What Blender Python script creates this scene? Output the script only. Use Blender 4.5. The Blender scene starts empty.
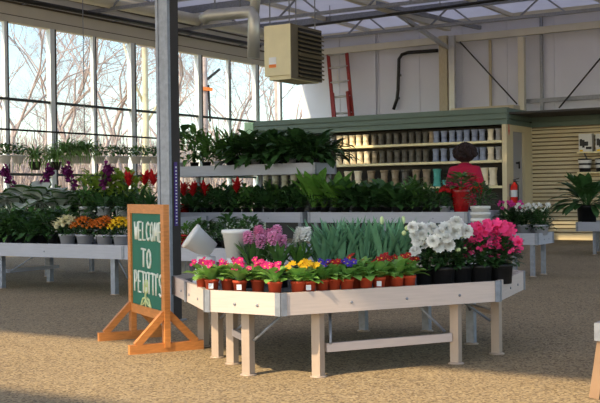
import bpy, bmesh, random
from math import *
from mathutils import Vector, Matrix, Euler

rnd = random.Random(7)
C = bpy.context.scene.collection
SC = bpy.context.scene

# ------------------------------------------------------------------ camera model (600x403)
F = 1050.0; CAM = Vector((0, 0, 1.05)); T = radians(31.8); P = radians(-0.41); R = radians(0.73)
fw0 = Vector((-sin(T), cos(T), 0)); rt0 = Vector((cos(T), sin(T), 0)); up0 = Vector((0, 0, 1))
fw = fw0*cos(P) + up0*sin(P); u1 = up0*cos(P) - fw0*sin(P)
rt = rt0*cos(R) - u1*sin(R); up = u1*cos(R) + rt0*sin(R)
def proj(p):
    v = Vector(p) - CAM; d = v.dot(fw)
    return 300 + F*v.dot(rt)/d, 201.5 - F*v.dot(up)/d
def ray(px, py): return fw + rt*((px-300)/F) + up*((201.5-py)/F)
def onZ(px, py, z): r = ray(px, py); return CAM + r*((z-CAM.z)/r.z)
def onX(px, py, x): r = ray(px, py); return CAM + r*((x-CAM.x)/r.x)
def onY(px, py, y): r = ray(px, py); return CAM + r*((y-CAM.y)/r.y)
def onD(px, py, d): return CAM + ray(px, py)*d
def along(p, q, px):
    """point of the ground line p-q seen in column px"""
    lo, hi = -0.5, 1.5
    p = Vector((*p[:2], .5)); q = Vector((*q[:2], .5))
    for _ in range(50):
        m = (lo+hi)/2
        if proj(p.lerp(q, m))[0] < px: lo = m
        else: hi = m
    return p.lerp(q, lo)

cd = bpy.data.cameras.new('camera'); cam = bpy.data.objects.new('camera', cd); C.objects.link(cam)
cd.sensor_width = 36; cd.lens = F/600*36; cd.clip_end = 500
m = Matrix((rt, up, -fw)).transposed().to_4x4(); m.translation = CAM
cam.matrix_world = m; SC.camera = cam

# ------------------------------------------------------------------ materials
MATS = {}
def mat(name, col, rough=.6, var=.12, scale=6., metal=0., bump=0., trans=0., spec=.4, rand=0., col2=None, stretch=None):
    if name in MATS: return MATS[name]
    m = bpy.data.materials.new(name); m.use_nodes = True; nt = m.node_tree; N = nt.nodes; L = nt.links
    b = N['Principled BSDF']; out = N['Material Output']
    b.inputs['Roughness'].default_value = rough; b.inputs['Metallic'].default_value = metal
    b.inputs['Specular IOR Level'].default_value = spec
    tc = N.new('ShaderNodeTexCoord'); src = tc.outputs['Object']
    if stretch:
        mp = N.new('ShaderNodeMapping'); mp.inputs['Scale'].default_value = stretch; L.new(src, mp.inputs[0]); src = mp.outputs[0]
    no = N.new('ShaderNodeTexNoise'); no.inputs['Scale'].default_value = scale; no.inputs['Detail'].default_value = 4
    L.new(src, no.inputs['Vector'])
    rp = N.new('ShaderNodeValToRGB')
    c1 = [max(0, c*(1-var)) for c in col]; c2 = list(col2) if col2 else [min(1, c*(1+var)) for c in col]
    rp.color_ramp.elements[0].color = (*c1, 1); rp.color_ramp.elements[1].color = (*c2, 1)
    rp.color_ramp.elements[0].position = .3; rp.color_ramp.elements[1].position = .7
    L.new(no.outputs['Fac'], rp.inputs['Fac']); cs = rp.outputs['Color']
    if rand:
        oi = N.new('ShaderNodeObjectInfo'); hs = N.new('ShaderNodeHueSaturation')
        mr = N.new('ShaderNodeMapRange'); mr.inputs['To Min'].default_value = 1-rand; mr.inputs['To Max'].default_value = 1+rand
        L.new(oi.outputs['Random'], mr.inputs['Value']); L.new(mr.outputs[0], hs.inputs['Value']); L.new(cs, hs.inputs['Color']); cs = hs.outputs['Color']
    L.new(cs, b.inputs['Base Color'])
    if bump:
        bp = N.new('ShaderNodeBump'); bp.inputs['Strength'].default_value = bump; bp.inputs['Distance'].default_value = .01
        L.new(no.outputs['Fac'], bp.inputs['Height']); L.new(bp.outputs[0], b.inputs['Normal'])
    if trans:
        tr = N.new('ShaderNodeBsdfTranslucent'); L.new(cs, tr.inputs['Color'])
        mx = N.new('ShaderNodeMixShader'); mx.inputs[0].default_value = trans
        L.new(b.outputs[0], mx.inputs[1]); L.new(tr.outputs[0], mx.inputs[2]); L.new(mx.outputs[0], out.inputs['Surface'])
    MATS[name] = m; return m

def srgb(r, g, b):
    f = lambda c: c/12.92 if c <= .04045 else ((c+.055)/1.055)**2.4
    return (f(r/255), f(g/255), f(b/255))

M_rim = mat('cream_bench_board', srgb(200, 184, 174), .55, .05, 3, bump=.05, stretch=(2, 2, 30))
M_rimg = mat('grey_bench_board', srgb(172, 173, 181), .55, .05, 3, stretch=(2, 2, 30))
M_galv = mat('galvanised_steel', srgb(138, 142, 150), .45, .15, 25, metal=.3)
M_alu = mat('pale_bench_leg', srgb(174, 155, 138), .45, .06, 8, metal=.15)
M_deck = mat('expanded_metal_deck', srgb(88, 90, 95), .6, .2, 60, metal=.3)
M_terra = mat('terracotta', srgb(196, 74, 42), .7, .08, 12, rand=.1)
M_black = mat('black_plastic', srgb(34, 34, 36), .45, .15, 20)
M_white = mat('white_plastic', srgb(222, 220, 216), .5, .03, 10)
M_greypot = mat('grey_white_plastic', srgb(176, 176, 184), .55, .06, 10)
M_soil = mat('soil', srgb(52, 38, 30), .95, .3, 60)
M_tag = mat('tag_white', srgb(225, 228, 232), .5, .03)
M_wood = mat('orange_pine', srgb(198, 128, 66), .5, .14, 5, bump=.05, stretch=(3, 3, 14), rand=.0)
M_chalk = mat('chalkboard_green', srgb(38, 104, 84), .75, .1, 5)
M_chalkw = mat('white_chalk', srgb(222, 226, 215), .9, .05, 90)
M_chalky = mat('yellow_chalk', srgb(196, 206, 150), .9, .05, 90)
M_darkpost = mat('dark_brown_post', srgb(46, 40, 38), .6, .15, 8)  # dark brown core of the post behind the front channel
M_purple = mat('purple_vinyl', srgb(74, 48, 130), .5, .05)
M_cream = mat('cream_siding', srgb(216, 202, 166), .6, .03, 4)
M_shelf = mat('cream_shelf', srgb(236, 224, 176), .5, .03, 4)
M_green = mat('sage_green_siding', srgb(102, 120, 110), .6, .05, 3)
M_greenp = mat('sunlit_green_board', srgb(176, 214, 176), .6, .05, 3)  # header green made paler, with the sunlight on its end in the colour
M_dkback = mat('shaded_shelf_back', srgb(62, 60, 58), .8, .15, 3)  # dark tone carries the shade behind the shelf pots
M_gwall = mat('grey_panel_wall', srgb(214, 216, 226), .7, .03, 1.2)
M_beige = mat('beige_panel', srgb(206, 200, 182), .6, .04, 2)
M_tan = mat('tan_steel', srgb(208, 202, 182), .5, .05, 3)
M_wframe = mat('white_window_frame', srgb(228, 234, 236), .45, .03, 4)
M_dframe = mat('dark_gasket', srgb(62, 70, 72), .5, .1, 8)
M_pipe = mat('black_pipe', srgb(30, 30, 30), .4, .2, 10)
M_silver = mat('silver_duct', srgb(185, 186, 184), .35, .08, 6, metal=.5)
M_heater = mat('heater_beige', srgb(220, 210, 172), .5, .06, 5)
M_heatd = mat('heater_brown', srgb(92, 82, 62), .5, .1, 6)
M_slat = mat('louvre_tan', srgb(96, 86, 66), .5, .1, 9)
M_dark = mat('dark_void', srgb(24, 22, 20), .8, .1)
M_orange = mat('orange_print', srgb(232, 130, 60), .6, .05)
M_red = mat('ladder_red', srgb(140, 42, 34), .5, .12, 6)
M_ext = mat('extinguisher_red', srgb(214, 36, 26), .3, .05)
M_door = mat('grey_door', srgb(160, 160, 166), .5, .03, 3)
M_plank = mat('raw_plank', srgb(188, 176, 148), .7, .12, 4, stretch=(12, 2, 2))
# leaves
M_leaf = mat('leaf_mid', srgb(86, 126, 62), .45, .3, 14, trans=.25, rand=.25)
M_leafd = mat('leaf_dark', srgb(60, 94, 50), .38, .35, 14, trans=.2, rand=.3)
M_leafb = mat('leaf_bright', srgb(96, 142, 56), .5, .25, 14, trans=.35, rand=.15)
M_prim = mat('primrose_leaf', srgb(128, 174, 86), .55, .25, 30, trans=.25, rand=.15)
M_tulip = mat('tulip_leaf', srgb(112, 160, 120), .5, .15, 16, trans=.25, rand=.1)
M_cal = mat('caladium_leaf', srgb(206, 216, 200), .5, .1, 12, trans=.3, col2=srgb(230, 236, 226))
M_spider = mat('spider_leaf', srgb(122, 158, 84), .5, .3, 20, trans=.35, rand=.1)
M_yleaf = mat('yellow_green_leaf', srgb(150, 178, 66), .5, .2, 14, trans=.4, rand=.1)
def flower(name, c, rand=.08): return mat(name, srgb(*c), .6, .1, 40, trans=.3, rand=rand)
M_mag = flower('magenta_petal', (222, 44, 124)); M_pink = flower('hyacinth_pink', (248, 176, 212)); M_yel = flower('yellow_petal', (250, 190, 24))
M_vio = flower('violet_petal', (82, 56, 176)); M_crim = flower('crimson_petal', (172, 26, 30)); M_wht = flower('white_petal', (246, 246, 240), .02)
M_aza = flower('azalea_pink', (246, 70, 134)); M_cyc = flower('cyclamen_pink', (226, 70, 160)); M_org = flower('orange_mum', (226, 132, 50))
M_crm = flower('cream_petal', (236, 230, 190)); M_orc = flower('orchid_purple', (120, 36, 100)); M_bro = flower('bromeliad_red', (196, 30, 34))
M_bud = mat('greenish_bud', srgb(206, 222, 160), .6, .1)
M_eye = mat('yellow_eye', srgb(248, 206, 40), .6, .05)
M_foil = mat('red_foil', srgb(150, 24, 26), .25, .25, 14, bump=.4)
M_bark = mat('pale_bark', srgb(186, 166, 160), .9, .15, 3, rand=.12)
M_barky = mat('sunlit_bark', srgb(220, 208, 176), .9, .12, 3)
M_brush = mat('brush_stem', srgb(196, 176, 168), .9, .2, 3)
M_skin = mat('skin', srgb(120, 80, 62), .6, .05); M_hair = mat('dark_hair', srgb(38, 24, 22), .8, .3, 40, bump=.6)
M_coat = mat('magenta_coat', srgb(160, 20, 84), .85, .05, 2.2, col2=srgb(176, 20, 34)); M_trou = mat('dark_trousers', srgb(40, 40, 52), .85, .1)

def floor_mat():
    m = bpy.data.materials.new('pebble_floor'); m.use_nodes = True; nt = m.node_tree; N = nt.nodes; L = nt.links; b = N['Principled BSDF']
    b.inputs['Roughness'].default_value = .8; b.inputs['Specular IOR Level'].default_value = .25
    tc = N.new('ShaderNodeTexCoord')
    vo = N.new('ShaderNodeTexVoronoi'); vo.inputs['Scale'].default_value = 85; L.new(tc.outputs['Object'], vo.inputs['Vector'])
    rp = N.new('ShaderNodeValToRGB'); cr = rp.color_ramp
    cols = [(0, (96, 82, 64)), (.25, (138, 119, 92)), (.5, (162, 142, 108)), (.75, (182, 163, 128)), (1, (128, 114, 96))]
    cr.elements[0].color = (*srgb(*cols[0][1]), 1); cr.elements[1].color = (*srgb(*cols[-1][1]), 1)
    for p_, c_ in cols[1:-1]: e = cr.elements.new(p_); e.color = (*srgb(*c_), 1)
    sp = N.new('ShaderNodeSeparateColor'); L.new(vo.outputs['Color'], sp.inputs[0]); L.new(sp.outputs[0], rp.inputs['Fac'])
    no = N.new('ShaderNodeTexNoise'); no.inputs['Scale'].default_value = 1.3; no.inputs['Detail'].default_value = 5; L.new(tc.outputs['Object'], no.inputs['Vector'])
    mr = N.new('ShaderNodeMapRange'); mr.inputs['To Min'].default_value = .82; mr.inputs['To Max'].default_value = 1.15; L.new(no.outputs['Fac'], mr.inputs['Value'])
    hs = N.new('ShaderNodeHueSaturation'); L.new(rp.outputs[0], hs.inputs['Color']); L.new(mr.outputs[0], hs.inputs['Value']); L.new(hs.outputs[0], b.inputs['Base Color'])
    bp = N.new('ShaderNodeBump'); bp.inputs['Strength'].default_value = .3; bp.inputs['Distance'].default_value = .004; bp.invert = True
    L.new(vo.outputs['Distance'], bp.inputs['Height']); L.new(bp.outputs[0], b.inputs['Normal'])
    return m
M_floor = floor_mat()
def glass_mat():
    m = bpy.data.materials.new('window_glass'); m.use_nodes = True; nt = m.node_tree; N = nt.nodes; L = nt.links; N.remove(N['Principled BSDF'])
    t = N.new('ShaderNodeBsdfTransparent'); t.inputs[0].default_value = (.93, .97, .97, 1); g = N.new('ShaderNodeBsdfGlossy'); g.inputs['Roughness'].default_value = .02
    mx = N.new('ShaderNodeMixShader'); mx.inputs[0].default_value = .05
    L.new(t.outputs[0], mx.inputs[1]); L.new(g.outputs[0], mx.inputs[2]); L.new(mx.outputs[0], N['Material Output'].inputs['Surface']); return m
M_glass = glass_mat()
M_ceil = mat('translucent_roof_panel', srgb(202, 204, 216), .7, .04, 1.5, trans=.52)
M_ground = mat('dry_grass', srgb(168, 150, 122), .95, .2, .8)

# ------------------------------------------------------------------ mesh builder
class MB:
    def __init__(s): s.v = []; s.f = []; s.mi = []; s.sm = []
    def add(s, vs, fs, mi=0, smooth=False):
        o = len(s.v); s.v += [Vector(v) for v in vs]
        for f in fs: s.f.append([i+o for i in f]); s.mi.append(mi); s.sm.append(smooth)
    def box(s, c, d, rot=None, mi=0):
        c = Vector(c); h = Vector(d)/2
        vs = [Vector((x*h.x, y*h.y, z*h.z)) for x in (-1, 1) for y in (-1, 1) for z in (-1, 1)]
        if rot is not None: vs = [rot @ v for v in vs]
        s.add([v+c for v in vs], [(0, 1, 3, 2), (4, 6, 7, 5), (0, 4, 5, 1), (2, 3, 7, 6), (0, 2, 6, 4), (1, 5, 7, 3)], mi)
    def b2(s, p, q, mi=0):
        p = Vector(p); q = Vector(q); s.box((p+q)/2, [abs(a) for a in (q-p)], None, mi)
    def bar(s, p, q, w, h, mi=0, upv=(0, 0, 1)):
        """box along p-q, w sideways, h along upv"""
        p = Vector(p); q = Vector(q); x = (q-p).normalized(); u = Vector(upv)
        if abs(x.dot(u)) > .98: u = Vector((0, 1, 0))
        y = u.cross(x).normalized(); z = x.cross(y)
        s.box((p+q)/2, ((q-p).length, w, h), Matrix((x, y, z)).transposed(), mi)
    def tube(s, pts, r, n=8, mi=0, caps=True):
        pts = [Vector(p) for p in pts]; rs = r if isinstance(r, (list, tuple)) else [r]*len(pts)
        rings = []; prev = None
        for i, p in enumerate(pts):
            d = (pts[min(i+1, len(pts)-1)] - pts[max(i-1, 0)]).normalized()
            if prev is None:
                a = d.cross(Vector((0, 0, 1)));
                if a.length < .05: a = d.cross(Vector((1, 0, 0)))
            else: a = prev - d*prev.dot(d)
            a.normalize(); b = d.cross(a); prev = a
            rings += [p + (a*cos(2*pi*k/n) + b*sin(2*pi*k/n))*rs[i] for k in range(n)]
        fs = [(i*n+k, i*n+(k+1) % n, (i+1)*n+(k+1) % n, (i+1)*n+k) for i in range(len(pts)-1) for k in range(n)]
        if caps: fs += [tuple(range(n))[::-1], tuple(range((len(pts)-1)*n, len(pts)*n))]
        s.add(rings, fs, mi, True)
    def lathe(s, prof, n=20, c=(0, 0, 0), mi=0, M=None, cap0=True, cap1=False):
        c = Vector(c); vs = [Vector((r*cos(2*pi*k/n), r*sin(2*pi*k/n), z)) for r, z in prof for k in range(n)]
        if M is not None: vs = [M @ v for v in vs]
        fs = [(i*n+k, i*n+(k+1) % n, (i+1)*n+(k+1) % n, (i+1)*n+k) for i in range(len(prof)-1) for k in range(n)]
        if cap0: fs.append(tuple(range(n))[::-1])
        if cap1: fs.append(tuple(range((len(prof)-1)*n, len(prof)*n)))
        s.add([v+c for v in vs], fs, mi, True)
    def prism(s, poly, z0, z1, mi=0):
        n = len(poly); vs = [(x, y, z0) for x, y in poly] + [(x, y, z1) for x, y in poly]
        s.add(vs, [tuple(range(n))[::-1], tuple(range(n, 2*n))] + [(i, (i+1) % n, n+(i+1) % n, n+i) for i in range(n)], mi)
    def ball(s, c, r, mi=0, n=8, m=5, sq=(1, 1, 1)):
        c = Vector(c); vs = []; 
        for i in range(1, m):
            a = pi*i/m
            vs += [c + Vector((r*sin(a)*cos(2*pi*k/n)*sq[0], r*sin(a)*sin(2*pi*k/n)*sq[1], r*cos(a)*sq[2])) for k in range(n)]
        vs += [c+Vector((0, 0, r*sq[2])), c-Vector((0, 0, r*sq[2]))]; t = len(vs)-2
        fs = [(i*n+k, (i+1)*n+k, (i+1)*n+(k+1) % n, i*n+(k+1) % n) for i in range(m-2) for k in range(n)]
        fs += [(t, k, (k+1) % n) for k in range(n)] + [(t+1, (m-2)*n+(k+1) % n, (m-2)*n+k) for k in range(n)]
        s.add(vs, fs, mi, True)
    def leaf(s, b, az, el, L, W, droop=.8, n=5, fold=.25, shape=.5, mi=0, stem=0., thick=False):
        """one curved, folded leaf; shape<.5 widest near base"""
        p = Vector(b); side = Vector((-sin(az), cos(az), 0)); vs = []; e = el
        for i in range(n+1):
            t = i/n; d = Vector((cos(az)*cos(e), sin(az)*cos(e), sin(e))); nrm = side.cross(d)
            if nrm.z < 0 and el < 1.4: nrm = -nrm
            u = max(0, (t-stem)/(1-stem)) if stem else t
            w = W/2*sin(pi*u**(log(.5)/log(shape)))**.8 if 0 < u < 1 else .03*W
            w = max(w, .04*W)
            vs += [p - side*w + nrm*w*fold, p.copy(), p + side*w + nrm*w*fold]
            p = p + d*(L/n); e -= droop/n
        fs = []
        for i in range(n): a = i*3; fs += [(a, a+1, a+4, a+3), (a+1, a+2, a+5, a+4)]
        s.add(vs, fs, mi, True)
    def build(s, name, mats, parent=None, origin=None):
        me = bpy.data.meshes.new(name); o = Vector(origin) if origin is not None else Vector()
        me.from_pydata([v-o for v in s.v], [], s.f)
        for mt in (mats if isinstance(mats, (list, tuple)) else [mats]): me.materials.append(mt)
        me.polygons.foreach_set('material_index', s.mi); me.polygons.foreach_set('use_smooth', s.sm); me.update()
        ob = bpy.data.objects.new(name, me); C.objects.link(ob)
        if parent is not None: ob.parent = parent
        elif origin is not None: ob.location = o
        return ob
    def mesh(s, name, mats):
        me = bpy.data.meshes.new(name); me.from_pydata(s.v, [], s.f)
        for mt in (mats if isinstance(mats, (list, tuple)) else [mats]): me.materials.append(mt)
        me.polygons.foreach_set('material_index', s.mi); me.polygons.foreach_set('use_smooth', s.sm); me.update(); return me

def tag(o, label, cat, group=None):
    o['label'] = label; o['category'] = cat
    if group: o['group'] = group
    return o
def thing(name, label, cat, loc=(0, 0, 0), rz=0, group=None, sc=1):
    o = bpy.data.objects.new(name, None); C.objects.link(o); o.location = loc; o.rotation_euler = (0, 0, rz); o.scale = (sc, sc, sc)
    o.empty_display_size = .1
    return tag(o, label, cat, group)
def struct(o): o['kind'] = 'structure'; return o
def put(name, me, parent, loc=(0, 0, 0), rot=(0, 0, 0), sc=1):
    o = bpy.data.objects.new(name, me); C.objects.link(o); o.parent = parent; o.location = loc; o.rotation_euler = rot; o.scale = (sc, sc, sc); return o
ORD = 'first second third fourth fifth sixth seventh eighth ninth tenth eleventh twelfth thirteenth fourteenth fifteenth sixteenth seventeenth eighteenth nineteenth twentieth twenty-first twenty-second twenty-third twenty-fourth twenty-fifth twenty-sixth twenty-seventh twenty-eighth twenty-ninth'.split()

# ------------------------------------------------------------------ the setting
XW, YB, ZC = -15.4, 25.0, 5.45
b = MB(); b.b2((XW-.1, -8, -.1), (6, YB+.1, 0)); struct(b.build('floor', M_floor))
b = MB(); b.b2((-140, -60, -.25), (60, 120, -.12)); struct(b.build('ground', M_ground))
# roof: two panels; the gap between and two small holes are added for sunlight
def roof(x0, y0, x1, y1, n): b = MB(); b.b2((x0, y0, ZC), (x1, y1, ZC+.03)); struct(b.build(n, M_ceil))
_a = onY(551, 232, 22.0).x-1.63; _b = onY(593, 232, 22.0).x-1.63; _c = onY(338, 140, 20.56).x-1.05; _d = onY(373, 140, 20.56).x-1.05
SUN_HOLES = [(_a, 16.1, _b, 16.62), (_c, 16.65, _d, 17.3)]
YV = 5.74 - .96*ZC/.9
roof(XW, -7, 6, YV-1.72, 'ceiling_shade_panel')  # unseen panel behind the gap, added to shade the near floor
(ax0, ay0, ax1, ay1), (bx0, by0, bx1, by1) = SUN_HOLES
roof(XW, YV, 6, ay0, 'ceiling'); roof(XW, by1, 6, YB, 'ceiling')
roof(XW, ay0, bx0, by1, 'ceiling'); roof(bx0, ay0, bx1, by0, 'ceiling'); roof(bx1, ay0, ax0, by1, 'ceiling'); roof(ax0, ay1, ax1, by1, 'ceiling'); roof(ax1, ay0, 6, by1, 'ceiling')
# window wall (left): knee wall, head panel, bays
b = MB(); b.b2((XW-.12, -2, 0), (XW, YB, .45)); struct(b.build('wall_left', M_gwall))
b = MB()
for k, (z0, z1) in enumerate(((4.43, 4.56), (4.57, 4.82), (4.83, 5.1), (5.11, ZC))):
    b.b2((XW-.1, -2, z0), (XW+(.05 if k == 0 else .0), YB, z1))
struct(b.build('trim_window_head', M_beige))
for z_ in (4.565, 4.825, 5.105):
    b = MB(); b.b2((XW-.1, -2, z_-.02), (XW+.012, YB, z_+.02)); struct(b.build('trim_window_batten', M_heatd))
bays = [22.70-2.44*k for k in range(0, 10)]; bays = [25.0] + bays
for i in range(len(bays)-1):
    y1, y0 = bays[i], bays[i+1]
    if y1 < 1: break
    fr = MB()
    fr.b2((XW-.06, y0-.07, .45), (XW+.06, y0+.05, 4.43)); fr.b2((XW-.06, y0+.05, .45), (XW+.07, y0+.085, 4.43), 1)
    ym = (y0+y1)/2
    fr.b2((XW-.04, ym-.035, .45), (XW+.04, ym+.035, 4.43)); fr.b2((XW-.04, ym+.035, .45), (XW+.05, ym+.06, 4.43), 1)
    for z in (2.95, 1.5): fr.b2((XW-.03, y0+.085, z-.025), (XW+.045, y1-.07, z+.025), 1)
    fo = struct(fr.build('window_%d' % (i+1), [M_wframe, M_dframe]))
    g = MB(); g.b2((XW-.012, y0+.085, .45), (XW-.004, y1-.07, 4.43)); g.build('window_glass', M_glass, fo)
# upper back wall
b = MB(); b.b2((XW, YB, 0), (6, YB+.12, ZC))
for x in [XW+1.2*k for k in range(1, 17)]: b.b2((x, YB-.02, 2.6), (x+.03, YB, ZC))
struct(b.build('wall_back', M_gwall))
# office partition with green header
YS = 20.56; XC = onY(506.4, 116, YS).x; YR = onX(531, 118, XC).y; ZH0, ZH1 = 2.43, 2.78
def siding(p, q, nrm, z0, z1, pitch, depth, name, m, groove=None):
    """boards with a lip: profile extruded from p to q"""
    p = Vector((*p, 0)); q = Vector((*q, 0)); n = Vector((*nrm, 0)); prof = [(-.1, z0)]
    z = z0
    while z < z1-1e-3:
        zz = min(z+pitch, z1); prof += [(depth, z), (depth*.75, zz-.026), (-.03, zz-.026), (-.03, zz)]; z = zz
    prof.append((-.1, z1)); k = len(prof)
    vs = [p+n*a+Vector((0, 0, z)) for a, z in prof] + [q+n*a+Vector((0, 0, z)) for a, z in prof]
    fs = [(i, (i+1) % k, k+(i+1) % k, k+i) for i in range(k)] + [tuple(range(k)), tuple(range(k, 2*k))[::-1]]
    b = MB(); b.add(vs, fs); ob = b.build(name, m)
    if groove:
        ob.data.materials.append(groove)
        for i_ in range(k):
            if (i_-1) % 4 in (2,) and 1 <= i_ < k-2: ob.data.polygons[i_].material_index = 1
    bm = bmesh.new(); bm.from_mesh(ob.data); bmesh.ops.recalc_face_normals(bm, faces=bm.faces); bm.to_mesh(ob.data); bm.free()
    return struct(ob)
XL = -14.0
siding((XL, YS), (XC+.02, YS), (0, -1), ZH0, ZH1, .118, .02, 'trim_1', M_green)
siding((XC, YS), (XC, YR), (1, 0), ZH0, ZH1, .118, .02, 'trim_2', M_green)
siding((XC, YR), (4, YR), (0, -1), ZH0, ZH1, .118, .02, 'trim_3', M_green)
siding((XC, YR+.03), (4, YR+.03), (0, -1), .08, ZH0, .085, .022, 'wall_right', M_cream, mat('groove_shade', srgb(140, 122, 92), .8))  # darker groove backs put the shadow under each lip into the colour
b = MB(); b.b2((XC+.02, YR-.02, 0), (4, YR+.03, .1)); struct(b.build('baseboard_right', M_cream))
b = MB(); b.b2((XL-.25, YS-.04, ZH0+.02), (XL, YS+.1, ZH1-.02)); struct(b.build('trim_4', M_greenp))
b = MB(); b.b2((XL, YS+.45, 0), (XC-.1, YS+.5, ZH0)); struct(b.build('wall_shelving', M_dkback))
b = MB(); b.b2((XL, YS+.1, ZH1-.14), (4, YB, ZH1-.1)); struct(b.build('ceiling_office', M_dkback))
b = MB(); b.b2((XL, YS+.5, 0), (XL+.06, YB, ZH1-.14)); struct(b.build('wall_office_end', M_greenp))
# corner post, jamb, door
yd0 = onX(513.5, 180, XC).y; yd1 = onX(524.5, 180, XC).y
b = MB(); b.b2((XC-.1, YS-.01, 0), (XC, yd0, ZH0)); struct(b.build('trim_5', M_cream))
b = MB(); b.b2((XC-.1, yd1, 0), (XC, YR+.03, ZH0)); b.b2((XC-.1, yd0, 2.3), (XC, yd1, ZH0)); struct(b.build('trim_6', M_cream))
b = MB(); b.b2((XC-.09, yd0, 0), (XC-.05, yd1, 2.3)); d = struct(b.build('door_1', M_door))
b = MB(); c = onX(517, 163, XC-.03); b.tube([c+Vector((-.02, 0, 0)), c+Vector((.05, 0, 0))], .02, 8); b.tube([c+Vector((.05, 0, .03)), c+Vector((.05, 0, -.12))], .018, 8)
b.build('door_handle', M_pipe, d)
# roof steel on the back wall
def tubes(name, pts, r, m, label=None, cat=None, n=8):
    b = MB(); b.tube(pts, r, n); o = b.build(name, m)
    return tag(o, label, cat) if label else struct(o)
Yw = YB-.1
def straps(pipe, pts, wall=None):
    for p_ in pts:
        p_ = Vector(p_); b = MB(); b.tube([p_, Vector((wall, p_.y, p_.z)) if wall is not None else Vector((p_.x, p_.y, ZC))], .012, 5); o_ = b.build('pipe_strap', M_galv); o_.parent = pipe
def seg(name, p, q, w, h, m, y=Yw):
    b = MB(); b.bar(onY(*p, y), onY(*q, y), w, h, 0); return struct(b.build(name, m))
seg('beam_girt', (290, 55.5), (640, 20.5), .12, .17, M_tan, YB-.16)
seg('beam_eave', (290, 41), (640, 1), .1, .12, M_tan, YB-.1)
seg('beam_sill_girt', (525, 101.5), (640, 94), .06, .1, M_galv, YB-.1)
def vpost(name, px, y0, y1, w, m, y=Yw, d=.12):
    a = onY(px, y0, y); z = onY(px, y1, y); b = MB(); b.b2((a.x-w/2, y-d/2, 2.7), (a.x+w/2, y+d/2, a.z)); return struct(b.build(name, m))
vpost('column_wood', 443.5, 36, 108, .22, M_plank, YB-.3); vpost('column_steel', 452, 36, 108, .15, M_silver, YB-.35)
vpost('column_tan', 521.5, 37, 108, .15, M_tan, YB-.3, .15); vpost('column_slim', 541, 14, 108, .07, M_galv, YB-.1, .06)
vpost('column_batten', 490, 40, 105, .06, M_plank, YB-.06, .05); vpost('column_seam', 374, 34, 112, .09, M_gwall, YB-.05, .06)
def rod(name, p, q, r, m, y=YB-.22): return tubes(name, [onY(*p, y), onY(*q, y)], r, m)
rod('trim_brace_rod', (460, 42), (517, 104), .018, M_pipe); rod('trim_brace_rod', (604, 54), (559, 108), .02, M_pipe)
# trusses: members along the depth of the house
XT = onY(448, 27, YB-.4).x
b = MB(); b.b2((XT-.08, 6, onY(448, 27, YB-.4).z-.1), (XT+.08, YB-.4, onY(448, 27, YB-.4).z+.1)); struct(b.build('beam_gutter', M_tan))
zt = onY(448, 27, YB-.4).z
b = MB(); b.bar((XT, YB-.5, 4.7), (XT, YB-3.6, zt), .09, .09); struct(b.build('beam_knee', M_silver))
b = MB(); b.bar((XT-.3, YB-6, zt+.05), (XT+.9, YB-.5, zt-.12), .09, .09); struct(b.build('beam_strut', M_galv))
for i, y in enumerate((22.6, 19.5, 16.5, 13.5)):
    b = MB(); b.b2((XW, y-.05, ZC-.16), (6, y+.05, ZC)); 
    b.b2((XW, y-.04, ZC-.55), (6, y+.04, ZC-.48))
    x = XW+.6
    while x < 5: b.bar((x, y, ZC-.52), (x+.55, y, ZC-.08), .035, .035, upv=(0, 1, 0)); b.bar((x+1.1, y, ZC-.52), (x+.55, y, ZC-.08), .035, .035, upv=(0, 1, 0)); x += 2.2
    struct(b.build('beam_truss', M_galv))
for x in (-13.2, -9.2, -6.8, -4.4):
    b = MB(); b.b2((x-.04, 8, ZC-.1), (x+.04, YB, ZC-.005)); struct(b.build('beam_purlin', M_tan))
# pipes
p = onX(0, -4, XW+.35); q = onX(260, 46, XW+.35)
gp = tubes('gas_pipe', [p-(q-p)*.4, q], .05, M_pipe, 'long black pipe running under the beige window head above the glass', 'pipe')
straps(gp, [p.lerp(q, f_) for f_ in (-.2, .1, .4, .7, .95)], XW)
p = onX(0, -20, XW+.6); q = onX(262, 33, XW+.6)
ep = tubes('eave_tube', [p-(q-p)*.4, q], .13, M_tan, 'thick tan tube running along the eave above the black pipe', 'pipe')
straps(ep, [p.lerp(q, f_) for f_ in (-.2, .15, .5, .85)])
op = tubes('overhead_pipe', [onY(300, 27, 21.3), onY(455, 6, 21.3), onY(700, -28, 21.3)], .035, M_pipe, 'black pipe crossing under the roof trusses above the ladder', 'pipe')
straps(op, [onY(330, 22.8, 21.3), onY(440, 8, 21.3)])
cnd = tubes('conduit', [onY(438, 50.5, YB-.12), onY(408, 52.5, YB-.12), onY(402, 54.5, YB-.12), onY(399, 59, YB-.12), onY(398, 90, YB-.12), onY(397, 99, YB-.12), onY(393.5, 109.5, YB-.12)], .045, M_pipe, 'black bent conduit on the grey upper wall beside the wooden column', 'conduit')
for q_ in ((425, 51.5), (398.5, 75), (397, 98)):
    p_ = onY(*q_, YB-.12); b = MB(); b.b2((p_.x-.03, YB-.12, p_.z-.03), (p_.x+.03, YB-.002, p_.z+.03)); b.build('pipe_strap', M_galv).parent = cnd
o = MB(); a = onY(452, 106, 21.6); c = onY(515, 103, 21.6); o.b2((a.x, 21.5, ZH1-.095), (c.x, 21.9, max(a.z-.06, ZH1))); tag(o.build('timber_plank', M_plank), 'raw timber plank lying on top of the green header beside the tan column', 'plank')
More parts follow.
